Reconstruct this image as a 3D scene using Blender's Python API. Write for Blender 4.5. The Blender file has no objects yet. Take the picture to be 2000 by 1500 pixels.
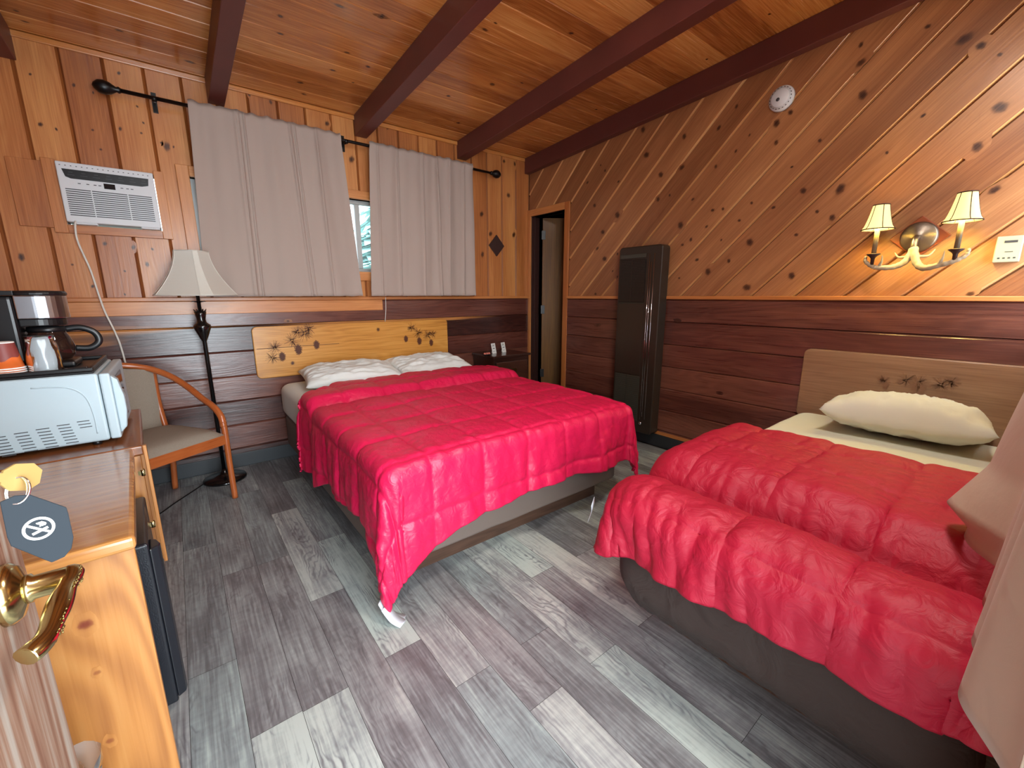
import bpy, bmesh, math, random
import numpy as np
from mathutils import Vector, Matrix, noise
random.seed(7)
S = bpy.context.scene
C = S.collection
PI = math.pi

# ------------------------------------------------------------ camera, light, exposure
CAMPOS = Vector((-3.05836, -3.597185, 1.25))
YAW, PITCH, ROLL = 0.665527, -0.20757, -0.0025375
cd = bpy.data.cameras.new('camera'); cam = bpy.data.objects.new('camera', cd); C.objects.link(cam)
cd.sensor_width = 36; cd.lens = 824.76 / 2000 * 36; cd.clip_start = 0.02; cd.clip_end = 200
_cy, _sy, _cp, _sp = math.cos(YAW), math.sin(YAW), math.cos(PITCH), math.sin(PITCH)
F = Vector((_sy * _cp, _cy * _cp, _sp)); Rt = Vector((_cy, -_sy, 0)); Up = Rt.cross(F)
c_, s_ = math.cos(ROLL), math.sin(ROLL)
R2 = Rt * c_ + Up * s_; U2 = Up * c_ - Rt * s_
cam.matrix_world = Matrix((( R2.x, U2.x, -F.x, CAMPOS.x), (R2.y, U2.y, -F.y, CAMPOS.y), (R2.z, U2.z, -F.z, CAMPOS.z), (0, 0, 0, 1)))
S.camera = cam
S.view_settings.view_transform = 'Standard'; S.view_settings.look = 'None'
S.view_settings.gamma = 1; S.view_settings.use_curve_mapping = False
S.view_settings.exposure = 0.5

w = bpy.data.worlds.new('world'); S.world = w; w.use_nodes = True
bg = w.node_tree.nodes['Background']
bg.inputs[0].default_value = (0.80, 0.93, 1.0, 1); bg.inputs[1].default_value = 5.0

def area(name, loc, target, sx, sy, power, col, spread=180):
    l = bpy.data.lights.new(name, 'AREA'); l.shape = 'RECTANGLE'; l.size = sx; l.size_y = sy
    l.energy = power; l.color = col; l.spread = math.radians(spread)
    o = bpy.data.objects.new(name, l); C.objects.link(o); o.location = loc
    d = Vector(target) - Vector(loc); o.rotation_euler = d.to_track_quat('-Z', 'Y').to_euler()
    return o
# daylight that comes in through the open entry door and the front window behind the camera
area('doorway_daylight', (-3.0, -6.2, 1.5), (-2.6, -1.6, 1.1), 4.0, 3.0, 290, (0.88, 0.95, 1.0))
area('front_window_daylight', (-1.15, -4.6, 2.1), (-1.2, -1.5, 1.3), 2.6, 1.6, 45, (0.95, 0.97, 1.0))

# added fill light, out of view near the ceiling, brightens the bed tops
area('added_fill_light', (-1.75, -3.25, 2.70), (-1.75, -2.2, 0.0), 0.30, 0.30, 36, (1.0, 0.93, 0.84))

# ------------------------------------------------------------ helpers
def lin(c):
    return tuple(((v / 255) / 12.92 if v / 255 <= 0.04045 else ((v / 255 + 0.055) / 1.055) ** 2.4) for v in c) + (1,)

def new_mat(name):
    m = bpy.data.materials.new(name); m.use_nodes = True
    return m, m.node_tree, m.node_tree.nodes['Principled BSDF']

def mat(name, col, rough=0.5, metal=0.0, bump=0.0, bscale=200, var=0.0, vscale=6, coat=0.0, trans=0.0, alpha=1.0, emit=None, estr=0.0, spec=0.5, sheen=0.0):
    m, nt, p = new_mat(name)
    p.inputs['Base Color'].default_value = lin(col); p.inputs['Roughness'].default_value = rough
    p.inputs['Metallic'].default_value = metal; p.inputs['Coat Weight'].default_value = coat
    p.inputs['Transmission Weight'].default_value = trans; p.inputs['Alpha'].default_value = alpha
    p.inputs['Specular IOR Level'].default_value = spec; p.inputs['Sheen Weight'].default_value = sheen
    if emit: p.inputs['Emission Color'].default_value = lin(emit); p.inputs['Emission Strength'].default_value = estr
    tc = nt.nodes.new('ShaderNodeTexCoord')
    if bump:
        n = nt.nodes.new('ShaderNodeTexNoise'); n.inputs['Scale'].default_value = bscale; n.inputs['Detail'].default_value = 3
        b = nt.nodes.new('ShaderNodeBump'); b.inputs['Strength'].default_value = bump; b.inputs['Distance'].default_value = 0.002
        nt.links.new(tc.outputs['Object'], n.inputs['Vector']); nt.links.new(n.outputs['Fac'], b.inputs['Height']); nt.links.new(b.outputs['Normal'], p.inputs['Normal'])
    if var:
        n = nt.nodes.new('ShaderNodeTexNoise'); n.inputs['Scale'].default_value = vscale; n.inputs['Detail'].default_value = 5
        mx = nt.nodes.new('ShaderNodeMix'); mx.data_type = 'RGBA'; mx.inputs[6].default_value = lin([v * (1 - var) for v in col]); mx.inputs[7].default_value = lin([min(255, v * (1 + var)) for v in col])
        nt.links.new(tc.outputs['Object'], n.inputs['Vector']); nt.links.new(n.outputs['Fac'], mx.inputs[0]); nt.links.new(mx.outputs[2], p.inputs['Base Color'])
    return m

def wood(name, dark, mid, light, rough=0.4, coat=0.3, streak=0.5, ring=0.5, var=0.35, rnd_hue=0.0, knotcol=(60, 28, 14), bump=0.15, sap=None, sapamt=0.0, gscale=1.0, craquel=0.0, sapedge=0.0):
    """grain runs along UV.y (metres); face attribute rnd tells boards apart; point attribute knot darkens knots"""
    m, nt, p = new_mat(name); N = nt.nodes; L = nt.links
    def nd(t, **k):
        n = N.new(t)
        for a, b in k.items(): setattr(n, a, b)
        return n
    def math_(op, a, b=None, c=None):
        n = nd('ShaderNodeMath', operation=op)
        for i, v in enumerate((a, b, c)):
            if v is None: continue
            if isinstance(v, (int, float)): n.inputs[i].default_value = v
            else: L.new(v, n.inputs[i])
        return n.outputs[0]
    uv = nd('ShaderNodeUVMap'); sep = nd('ShaderNodeSeparateXYZ'); L.new(uv.outputs[0], sep.inputs[0])
    r = nd('ShaderNodeAttribute', attribute_name='rnd').outputs['Fac']
    k = nd('ShaderNodeAttribute', attribute_name='knot').outputs['Fac']
    u, v = sep.outputs[0], sep.outputs[1]
    def coords(su, sv, ro):
        c = nd('ShaderNodeCombineXYZ'); L.new(math_('MULTIPLY', u, su * gscale), c.inputs[0]); L.new(math_('MULTIPLY', v, sv * gscale), c.inputs[1]); L.new(math_('MULTIPLY', r, ro), c.inputs[2])
        return c.outputs[0]
    def noise_(vec, detail=3, dist=0.0):
        n = nd('ShaderNodeTexNoise'); n.inputs['Scale'].default_value = 1; n.inputs['Detail'].default_value = detail; n.inputs['Distortion'].default_value = dist; L.new(vec, n.inputs['Vector'])
        return n.outputs['Fac']
    warp = noise_(coords(5, 0.9, 53), 2)
    rings = math_('SINE', math_('ADD', math_('MULTIPLY', warp, 85.0), math_('MULTIPLY', u, 150.0 * gscale)))
    rings = math_('MULTIPLY_ADD', rings, 0.5, 0.5)
    fine = noise_(coords(160, 3.5, 31), 4)
    tone = noise_(coords(7, 0.7, 77), 3)
    f = math_('ADD', math_('MULTIPLY', rings, 0.33 * ring), math_('MULTIPLY', fine, 0.9 * streak))
    f = math_('ADD', f, math_('MULTIPLY', tone, 0.7))
    f = math_('ADD', f, math_('MULTIPLY', math_('SUBTRACT', r, 0.5), var))
    f = math_('SUBTRACT', f, 0.165 * ring + 0.45 * streak + 0.35 - 0.5)
    ramp = nd('ShaderNodeValToRGB'); e = ramp.color_ramp.elements
    e[0].position = 0.15; e[0].color = lin(dark); e[1].position = 0.85; e[1].color = lin(light)
    x = e.new(0.5); x.color = lin(mid)
    L.new(f, ramp.inputs[0]); col = ramp.outputs[0]
    if sap:
        sn = noise_(coords(4, 0.35, 191), 2)
        base_ = sn
        if sapedge: # pale sapwood along one edge of a board
            ea = nd('ShaderNodeAttribute', attribute_name='edge').outputs['Fac']
            base_ = math_('ADD', sn, math_('MULTIPLY', ea, sapedge))
        mr = nd('ShaderNodeMapRange'); mr.inputs[1].default_value = 0.66 - sapamt; mr.inputs[2].default_value = 0.70 - sapamt; L.new(base_, mr.inputs[0])
        mx = nd('ShaderNodeMix', data_type='RGBA'); L.new(mr.outputs[0], mx.inputs[0]); L.new(col, mx.inputs[6])
        m2 = nd('ShaderNodeMix', data_type='RGBA', blend_type='MULTIPLY'); m2.inputs[0].default_value = 0.5; m2.inputs[6].default_value = lin(sap)
        g = nd('ShaderNodeValToRGB'); g.color_ramp.elements[0].color = (0.45, 0.4, 0.35, 1); g.color_ramp.elements[0].position = 0.3; g.color_ramp.elements[1].position = 0.7; L.new(fine, g.inputs[0]); L.new(g.outputs[0], m2.inputs[7])
        L.new(m2.outputs[2], mx.inputs[7]); col = mx.outputs[2]
    # knots
    kn = math_('ADD', k, math_('MULTIPLY', math_('SUBTRACT', fine, 0.5), math_('MULTIPLY', k, 0.8)))
    kr = nd('ShaderNodeMapRange'); kr.inputs[1].default_value = 0.12; kr.inputs[2].default_value = 0.85; L.new(kn, kr.inputs[0])
    mk = nd('ShaderNodeMix', data_type='RGBA'); L.new(kr.outputs[0], mk.inputs[0]); L.new(col, mk.inputs[6]); mk.inputs[7].default_value = lin(knotcol)
    L.new(mk.outputs[2], p.inputs['Base Color'])
    rr = math_('MULTIPLY_ADD', fine, 0.18, rough - 0.09); L.new(rr, p.inputs['Roughness'])
    p.inputs['Coat Weight'].default_value = coat; p.inputs['Coat Roughness'].default_value = 0.22
    b = nd('ShaderNodeBump'); b.inputs['Strength'].default_value = bump; b.inputs['Distance'].default_value = 0.002
    h = math_('ADD', fine, math_('MULTIPLY', rings, 0.3))
    if craquel:
        big = noise_(coords(28, 9, 13), 4); h = math_('ADD', h, math_('MULTIPLY', big, craquel))
    L.new(h, b.inputs['Height']); L.new(b.outputs[0], p.inputs['Normal']); L.new(b.outputs[0], p.inputs['Coat Normal'])
    return m

class MB:
    def __init__(s): s.bd = []; s.v = []; s.f = []; s.uv = []; s.rnd = []; s.kn = []; s.mi = []; s.ed = []; s.sm = []
    def vert(s, p, k=0.0, e=0.0): s.v.append(tuple(p)); s.kn.append(k); s.ed.append(e); return len(s.v) - 1
    def face(s, idx, uv=None, rnd=0.5, mi=0, smooth=False):
        s.f.append(tuple(idx)); s.uv.append(uv); s.rnd.append(rnd); s.mi.append(mi); s.sm.append(smooth)
    def quad(s, ps, uv=None, rnd=0.5, mi=0):
        s.face([s.vert(p) for p in ps], uv, rnd, mi)
    def box(s, lo, hi, grain='z', rnd=None, mi=0, M=None):
        rnd = random.random() if rnd is None else rnd
        x0, y0, z0 = lo; x1, y1, z1 = hi
        P = [Vector((x, y, z)) for z in (z0, z1) for y in (y0, y1) for x in (x0, x1)]
        fs = [((0, 2, 3, 1), 2), ((4, 5, 7, 6), 2), ((0, 1, 5, 4), 1), ((2, 6, 7, 3), 1), ((0, 4, 6, 2), 0), ((1, 3, 7, 5), 0)]
        g = 'xyz'.index(grain); ids = [s.vert(M @ p if M else p) for p in P]
        for f, ax in fs:
            o = [a for a in (0, 1, 2) if a != ax]
            vv = g if g in o else o[1]; uu = [a for a in o if a != vv][0]
            s.face([ids[i] for i in f], [(P[i][uu] + rnd * 3 + ax * .31, P[i][vv] + rnd * 5) for i in f], rnd, mi)
    def grid(s, P, closed_u=False, closed_v=False, uvf=None, mi=0, rnd=0.5, smooth=True, kn=None):
        nu, nv = len(P), len(P[0]); ids = [[s.vert(P[i][j]) for j in range(nv)] for i in range(nu)]
        for i in range(nu if closed_u else nu - 1):
            for j in range(nv if closed_v else nv - 1):
                a, b = (i + 1) % nu, (j + 1) % nv
                q = [ids[i][j], ids[a][j], ids[a][b], ids[i][b]]
                uv = [uvf(i, j), uvf(i + 1, j), uvf(i + 1, j + 1), uvf(i, j + 1)] if uvf else None
                s.face(q, uv, rnd, mi, smooth)
        return ids
    def tube(s, pts, r, n=12, mi=0, caps=True, rnd=0.5, closed=False, flat=1.0):
        pts = [Vector(p) for p in pts]; m = len(pts)
        rs = r if isinstance(r, (list, tuple)) else [r] * m
        rings = []; nrm = None; acc = 0
        for i, p in enumerate(pts):
            a = pts[(i - 1) % m] if (closed or i > 0) else p; b = pts[(i + 1) % m] if (closed or i < m - 1) else p
            t = (b - a).normalized()
            if nrm is None:
                nrm = t.orthogonal().normalized() if abs(t.z) > .95 else t.cross(Vector((0, 0, 1))).normalized()
            nrm = (nrm - t * nrm.dot(t)).normalized(); bn = t.cross(nrm)
            if i: acc += (p - pts[i - 1]).length
            rings.append([p + nrm * math.cos(2 * PI * k / n) * rs[i] + bn * math.sin(2 * PI * k / n) * rs[i] * flat for k in range(n)])
        ids = s.grid(rings, closed_u=closed, closed_v=True, uvf=lambda i, j: (j * 2 * PI * rs[0] / n, i * 0.05), mi=mi, rnd=rnd)
        if caps and not closed:
            s.face(ids[0][::-1], None, rnd, mi); s.face(ids[-1], None, rnd, mi)
    def lathe(s, prof, c=(0, 0, 0), n=24, axis='z', mi=0, M=None, smooth=True, rnd=0.5, scale=(1, 1)):
        rows = []
        for r, z in prof:
            row = []
            for k in range(n):
                a = 2 * PI * k / n; x, y = r * math.cos(a) * scale[0], r * math.sin(a) * scale[1]
                p = {'z': (x, y, z), 'x': (z, x, y), 'y': (x, z, y)}[axis]
                p = Vector(p); p = M @ p if M else p
                row.append(Vector(c) + p)
            rows.append(row)
        ids = s.grid(rows, closed_v=True, mi=mi, smooth=smooth, rnd=rnd)
        if prof[0][0] > 1e-4: s.face(ids[0][::-1], None, rnd, mi)
        if prof[-1][0] > 1e-4: s.face(ids[-1], None, rnd, mi)
    def poly_prism(s, pts, thick, fr, mi=0, rnd=0.5):
        """pts 2d, fr(u,v,n)->3d"""
        a = [s.vert(fr(u, v, thick)) for u, v in pts]; b = [s.vert(fr(u, v, 0)) for u, v in pts]
        s.face(a, [(u, v) for u, v in pts], rnd, mi); s.face(b[::-1], [(u, v) for u, v in pts[::-1]], rnd, mi)
        for i in range(len(pts)):
            j = (i + 1) % len(pts); s.face([a[i], b[i], b[j], a[j]], [pts[i], pts[i], pts[j], pts[j]], rnd, mi)
    def knot(s, fr, u, v, r, el=1.3, rnd=0.5, up=None, k0=1.0):
        """flat knot mark in the wood, elongated along the grain"""
        lv = [(0, .85 * k0), (0.55, .8 * k0), (.95, .62 * k0), (1.2, .2 * k0), (1.8, 0.0)]
        ou = ov = 0.0
        for ua, ub, r_b, so_b in s.bd:
            if ua <= u < ub: rnd = r_b; ou = r_b * 3; ov = so_b; r = min(r, .30 * (ub - ua)) ; break
        n = 14; c = s.vert(fr(u, v, .0007), lv[0][1]); prev = None; ph = random.random() * 9; u_, v_ = u + ou, v + ov
        for f, kk in lv[1:]:
            ring = []
            for a in range(n):
                t = 2 * PI * a / n; w_ = 1 + .16 * math.sin(2 * t + ph) + .08 * math.sin(5 * t + ph * 2)
                e = el * (1 + max(0, f - 1) * 1.2)
                uu = u + r * f * w_ * math.cos(t); vv = v + r * f * w_ * e * math.sin(t)
                ring.append((s.vert(fr(uu, vv, .0007), kk), (uu + ou, vv + ov)))
            for a in range(n):
                b = (a + 1) % n
                if prev is None: s.face([c, ring[a][0], ring[b][0]], [(u_, v_), ring[a][1], ring[b][1]], rnd)
                else: s.face([prev[a][0], ring[a][0], ring[b][0], prev[b][0]], [prev[a][1], ring[a][1], ring[b][1], prev[b][1]], rnd)
            prev = ring
    def build(s, name, mats, parent=None, bevel=0, seg=2, fixn=True, subsurf=0):
        me = bpy.data.meshes.new(name); me.from_pydata(s.v, [], s.f)
        for m in (mats if isinstance(mats, (list, tuple)) else [mats]): me.materials.append(m)
        me.polygons.foreach_set('material_index', s.mi); me.polygons.foreach_set('use_smooth', s.sm)
        uvl = me.uv_layers.new(name='UVMap'); flat = []
        for f, uv in zip(s.f, s.uv):
            if uv is None:
                for i in f: p = s.v[i]; flat += [p[0] * .7 + p[1], p[2] + p[0] * .3]
            else:
                for q in uv: flat += [q[0], q[1]]
        uvl.data.foreach_set('uv', flat)
        me.attributes.new('rnd', 'FLOAT', 'FACE').data.foreach_set('value', s.rnd)
        me.attributes.new('knot', 'FLOAT', 'POINT').data.foreach_set('value', s.kn)
        me.attributes.new('edge', 'FLOAT', 'POINT').data.foreach_set('value', s.ed)
        me.update()
        if fixn:
            bm = bmesh.new(); bm.from_mesh(me); bmesh.ops.recalc_face_normals(bm, faces=bm.faces); bm.to_mesh(me); bm.free()
        o = bpy.data.objects.new(name, me); C.objects.link(o)
        if parent: o.parent = parent; o.matrix_parent_inverse = parent.matrix_basis.inverted()
        if bevel:
            b = o.modifiers.new('bevel', 'BEVEL'); b.width = bevel; b.segments = seg; b.limit_method = 'ANGLE'; b.angle_limit = math.radians(40); b.harden_normals = False
            for p in me.polygons: p.use_smooth = False
        if subsurf:
            b = o.modifiers.new('sub', 'SUBSURF'); b.levels = subsurf; b.render_levels = subsurf
        return o

def thing(name, label, cat, loc=(0, 0, 0), group=None):
    o = bpy.data.objects.new(name, None); C.objects.link(o); o.location = loc; o.empty_display_size = .05
    return tag(o, label, cat, group)
def tag(o, label, cat, group=None):
    o['label'] = label; o['category'] = cat
    if group: o['group'] = group
    bpy.context.view_layer.update() if False else None
    return o
def struct(o): o['kind'] = 'structure'; return o
def spline(pts, n=8):
    P = [Vector(p) for p in pts]; out = []
    for i in range(len(P) - 1):
        a, b, c, d = P[max(i - 1, 0)], P[i], P[i + 1], P[min(i + 2, len(P) - 1)]
        for k in range(n):
            t = k / n; out.append(0.5 * ((2 * b) + (c - a) * t + (2 * a - 5 * b + 4 * c - d) * t * t + (3 * b - a - 3 * c + d) * t ** 3))
    out.append(P[-1]); return out
def rot(z, c=(0, 0, 0)): return Matrix.Translation(c) @ Matrix.Rotation(z, 4, 'Z')
# pixel of the survey photograph -> point on the plane x=X or y=Y or sloped ceiling
def pray(px, py): return F + R2 * ((px - 1000) / 824.76) - U2 * ((py - 750) / 824.76)
def on_x(px, py, X=0.0): d = pray(px, py); return CAMPOS + d * ((X - CAMPOS.x) / d.x)
def on_y(px, py, Y=0.0): d = pray(px, py); return CAMPOS + d * ((Y - CAMPOS.y) / d.y)
CZ, CS = 2.609, 0.062
def on_c(px, py): d = pray(px, py); return CAMPOS + d * ((CZ - CS * CAMPOS.y - CAMPOS.z) / (d.z + CS * d.y))
def ceil_z(y): return CZ - CS * y

# ------------------------------------------------------------ materials
M_pineL = wood('pine_wall_boards', (140, 76, 36), (186, 116, 62), (218, 154, 90), rough=.36, coat=.25, var=.28, ring=.14, streak=.6)
M_pineR = wood('pine_diagonal_boards', (124, 76, 46), (160, 106, 68), (194, 138, 90), rough=.40, coat=.25, var=.38, ring=.14, streak=.6)
M_groove = wood('stained_board_groove', (110, 54, 22), (142, 80, 34), (170, 102, 48), rough=.45, coat=.2, ring=.1, streak=.4)
M_ceil = wood('pine_ceiling_boards', (150, 84, 36), (198, 126, 62), (224, 160, 90), rough=.24, coat=.5, var=.45, ring=.28, streak=.8, bump=.25)
M_wains = wood('stained_wainscot_boards', (54, 27, 23), (92, 50, 41), (130, 80, 64), rough=.30, coat=.35, var=.6, ring=.3, streak=.5, sap=(205, 140, 80), sapamt=.02, craquel=1.2, bump=.3, sapedge=.22)
M_trim = wood('pine_trim', (158, 90, 44), (192, 122, 66), (218, 152, 92), rough=.38, coat=.3, streak=.7, ring=.2)
M_beam = mat('dark_red_brown_beam_paint', (98, 50, 44), .45, bump=.15, bscale=60, var=.10, vscale=5)
M_hole = mat('dark_gap', (30, 18, 12), .9)
M_backing = mat('board_backing', (70, 38, 20), .8)
M_base = mat('black_vinyl_baseboard', (44, 48, 52), .5, var=.1)
M_desk = wood('varnished_pine_desk', (132, 78, 36), (172, 114, 58), (190, 136, 76), rough=.4, coat=.25, ring=.8, streak=.35, var=.1, knotcol=(110, 42, 20), gscale=.8)
M_desktop = wood('varnished_desk_top', (140, 86, 40), (180, 122, 66), (205, 152, 92), rough=.16, coat=.8, ring=.5, streak=.6)
M_headb = wood('golden_headboard_pine', (158, 98, 34), (204, 142, 62), (224, 168, 88), rough=.35, coat=.4, ring=.3, streak=.9, var=.1, knotcol=(70, 30, 12))
M_headb2 = wood('pale_headboard_pine', (112, 80, 56), (144, 108, 80), (164, 128, 98), rough=.4, coat=.2, ring=.2, streak=.7, var=.1, knotcol=(70, 40, 26))
M_chairw = wood('reddish_cherry_chair_wood', (130, 58, 24), (172, 90, 44), (196, 116, 62), rough=.3, coat=.4, streak=.4, ring=.2)
M_doorleaf = wood('oak_veneer_door', (88, 56, 20), (116, 78, 30), (136, 96, 42), rough=.7, coat=.1, streak=1.2, ring=.1)
M_weather = wood('weathered_door_wood', (112, 72, 52), (140, 110, 90), (160, 150, 138), rough=.7, coat=0, streak=1.3, ring=.9, var=.1, gscale=.8)
M_darkwood = wood('dark_stained_nightstand_wood', (34, 18, 14), (58, 32, 24), (80, 48, 34), rough=.22, coat=.5, streak=.4, ring=.2)
M_platf = wood('walnut_platform_wood', (60, 40, 30), (88, 62, 48), (110, 82, 64), rough=.5, coat=.1)
M_pinec = mat('burned_drawing_brown', (86, 44, 22), .6)
M_white = mat('white_appliance_enamel', (176, 194, 202), .35, var=.02)
M_acw = mat('white_plastic', (216, 220, 224), .4)
M_grey = mat('grey_plastic', (62, 64, 68), .4)
M_blk = mat('black_plastic', (20, 20, 22), .35)
M_blkg = mat('glossy_black_metal', (14, 13, 14), .18, coat=.5)
M_rod = mat('black_iron', (18, 17, 18), .35, metal=.3)
M_fridge = mat('black_fridge_enamel', (28, 30, 36), .25, bump=.2, bscale=300)
M_chrome = mat('chrome', (220, 220, 225), .12, metal=1)
M_steel = mat('brushed_steel', (190, 192, 198), .28, metal=1)
M_brass = mat('polished_brass', (200, 182, 130), .18, metal=1)
M_brassd = mat('aged_brass', (120, 100, 62), .3, metal=1, bump=.8, bscale=250)
M_heater = mat('brown_heater_enamel', (50, 40, 32), .35, bump=.1)
M_heatd = mat('dark_heater_louvers', (18, 16, 14), .4)
M_heatl = mat('heater_panel_grey_brown', (62, 62, 54), .3)
M_sheet = mat('white_bed_sheet', (226, 232, 228), .9, bump=.3, bscale=25)
M_sheet2 = mat('cream_bed_sheet', (222, 222, 204), .9, bump=.3, bscale=25)
M_pil = mat('white_pillowcase', (232, 238, 236), .9, bump=.3, bscale=20)
M_pil2 = mat('cream_pillowcase', (214, 214, 200), .9, bump=.3, bscale=20)
M_taupe = mat('taupe_box_spring_fabric', (112, 98, 90), .9, bump=.4, bscale=600)
M_brown = None
M_uph = mat('grey_tweed_upholstery', (150, 138, 124), .95, bump=.8, bscale=900, var=.12, vscale=260)
M_paper = mat('white_paper', (236, 236, 232), .8)
M_label = mat('satin_care_label', (190, 194, 202), .6)
M_dkprint = mat('grey_print', (110, 110, 112), .8)
M_shade = mat('cream_lampshade_cloth', (216, 214, 204), .85, bump=.2, bscale=400)
M_cord = mat('white_cable', (222, 220, 212), .5)
M_glassd = mat('carafe_glass', (70, 50, 44), .05, trans=.7)
M_orange = mat('orange_cup_print', (222, 104, 40), .5)
M_maroon = mat('maroon_cup_print', (130, 56, 50), .5)
M_bronze = mat('patinated_bronze', (132, 120, 108), .35, metal=.9, bump=.3, bscale=80)
M_antler = mat('antler_bone', (176, 162, 138), .5, var=.18, vscale=30, bump=.4, bscale=90)
M_redwood = mat('red_brown_plaque_wood', (128, 62, 34), .35, coat=.3, var=.1)
M_candle = mat('grey_candle_sleeve', (120, 108, 88), .5)
M_fob = mat('translucent_dark_fob_plastic', (38, 44, 50), .7, spec=.15)
M_thermo = mat('ivory_plastic', (176, 172, 150), .45)
M_alu = mat('grey_aluminium', (170, 172, 172), .4, metal=.3)
M_red = mat('red_soap_wrap', (214, 120, 104), .5)
M_leaf = mat('conifer_green', (176, 220, 206), .9, var=.25, vscale=3)
M_ground = mat('outdoor_ground', (150, 150, 130), .95, var=.1)

def clear_mat(name, tint, a):
    m, nt, p = new_mat(name); nt.nodes.remove(p); N = nt.nodes; L = nt.links
    t = N.new('ShaderNodeBsdfTransparent'); g = N.new('ShaderNodeBsdfGlossy'); d = N.new('ShaderNodeBsdfDiffuse'); g.inputs['Roughness'].default_value = .12
    d.inputs[0].default_value = lin(tint); t.inputs[0].default_value = (.97, .98, 1, 1)
    m1 = N.new('ShaderNodeMixShader'); m2 = N.new('ShaderNodeMixShader'); f = N.new('ShaderNodeFresnel'); f.inputs[0].default_value = 1.5
    m1.inputs[0].default_value = a; L.new(t.outputs[0], m1.inputs[1]); L.new(d.outputs[0], m1.inputs[2])
    L.new(f.outputs[0], m2.inputs[0]); L.new(m1.outputs[0], m2.inputs[1]); L.new(g.outputs[0], m2.inputs[2]); L.new(m2.outputs[0], N['Material Output'].inputs[0])
    return m
M_clear = clear_mat('clear_plastic_film', (214, 226, 232), .35)
M_pane = clear_mat('window_glass', (230, 240, 240), .04)

def cloth_mat(name, col, tl=.0, rough=.75, sheen=.3, s1=18, b1=.35, weave=500, wb=.1):
    m, nt, p = new_mat(name); N = nt.nodes; L = nt.links
    p.inputs['Base Color'].default_value = lin(col); p.inputs['Roughness'].default_value = rough
    p.inputs['Sheen Weight'].default_value = sheen; p.inputs['Sheen Roughness'].default_value = .4
    tc = N.new('ShaderNodeTexCoord'); n1 = N.new('ShaderNodeTexNoise'); n1.inputs['Scale'].default_value = s1; n1.inputs['Detail'].default_value = 5; n1.inputs['Distortion'].default_value = 1.2
    n2 = N.new('ShaderNodeTexNoise'); n2.inputs['Scale'].default_value = weave
    L.new(tc.outputs['Object'], n1.inputs[0]); L.new(tc.outputs['Object'], n2.inputs[0])
    a = N.new('ShaderNodeBump'); a.inputs['Strength'].default_value = b1; a.inputs['Distance'].default_value = .02; L.new(n1.outputs[0], a.inputs['Height'])
    b = N.new('ShaderNodeBump'); b.inputs['Strength'].default_value = wb; b.inputs['Distance'].default_value = .001; L.new(n2.outputs[0], b.inputs['Height']); L.new(a.outputs[0], b.inputs['Normal'])
    L.new(b.outputs[0], p.inputs['Normal'])
    if tl:
        t = N.new('ShaderNodeBsdfTranslucent'); t.inputs[0].default_value = lin(col); mx = N.new('ShaderNodeMixShader'); mx.inputs[0].default_value = tl
        L.new(p.outputs[0], mx.inputs[1]); L.new(t.outputs[0], mx.inputs[2]); L.new(mx.outputs[0], N['Material Output'].inputs[0])
    return m
M_comf = cloth_mat('crimson_comforter_microfibre', (212, 24, 76), rough=.42, sheen=.0, s1=26, b1=.25)
M_comf2 = cloth_mat('deep_red_comforter_microfibre', (172, 12, 48), rough=.58, sheen=.0, s1=18, b1=.4)
M_brown = cloth_mat('dark_brown_bed_skirt', (58, 46, 42), rough=.9, sheen=0, s1=9, b1=.8)
M_curt = cloth_mat('taupe_curtain_cloth', (178, 162, 152), rough=.9, sheen=.1, s1=6, b1=.1, tl=.04)
M_curt2 = cloth_mat('beige_front_curtain_cloth', (196, 176, 156), rough=.9, sheen=.1, s1=8, b1=.15, tl=.10)
M_lampglow, nt_, p_ = new_mat('lit_parchment_shade')
p_.inputs['Base Color'].default_value = lin((250, 226, 160)); p_.inputs['Roughness'].default_value = .8
p_.inputs['Emission Color'].default_value = lin((255, 226, 140)); p_.inputs['Emission Strength'].default_value = .85

# ------------------------------------------------------------ floor
m, nt, p = new_mat('grey_vinyl_planks'); M_floor = m; N = nt.nodes; L = nt.links
def nmath(op, a, b=None):
    n = N.new('ShaderNodeMath'); n.operation = op
    for i, v in enumerate((a, b)):
        if v is None: continue
        if isinstance(v, (int, float)): n.inputs[i].default_value = v
        else: L.new(v, n.inputs[i])
    return n.outputs[0]
uvn = N.new('ShaderNodeUVMap'); sp = N.new('ShaderNodeSeparateXYZ'); L.new(uvn.outputs[0], sp.inputs[0])
ra = N.new('ShaderNodeAttribute'); ra.attribute_name = 'rnd'; r_ = ra.outputs['Fac']
ta = N.new('ShaderNodeAttribute'); ta.attribute_name = 'edge'; t_ = ta.outputs['Fac']
def nvec(su, sv, ro):
    c = N.new('ShaderNodeCombineXYZ'); L.new(nmath('MULTIPLY', sp.outputs[0], su), c.inputs[0]); L.new(nmath('MULTIPLY', sp.outputs[1], sv), c.inputs[1]); L.new(nmath('MULTIPLY', r_, ro), c.inputs[2]); return c.outputs[0]
def nnoise(vec, det=4, dist=0):
    n = N.new('ShaderNodeTexNoise'); n.inputs['Scale'].default_value = 1; n.inputs['Detail'].default_value = det; n.inputs['Distortion'].default_value = dist; L.new(vec, n.inputs[0]); return n.outputs['Fac']
wp = nnoise(nvec(9, 3.2, 41), 3)
sn = nmath('SINE', nmath('ADD', nmath('MULTIPLY', wp, 42), nmath('MULTIPLY', sp.outputs[0], 160)))
lines = nmath('POWER', nmath('MULTIPLY_ADD' if False else 'ABSOLUTE', sn), 5.0)
msk = N.new('ShaderNodeMapRange'); msk.inputs[1].default_value = .48; msk.inputs[2].default_value = .62; L.new(nnoise(nvec(14, 3.2, 29), 3), msk.inputs[0])
fine = nnoise(nvec(120, 5, 83), 5)
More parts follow.
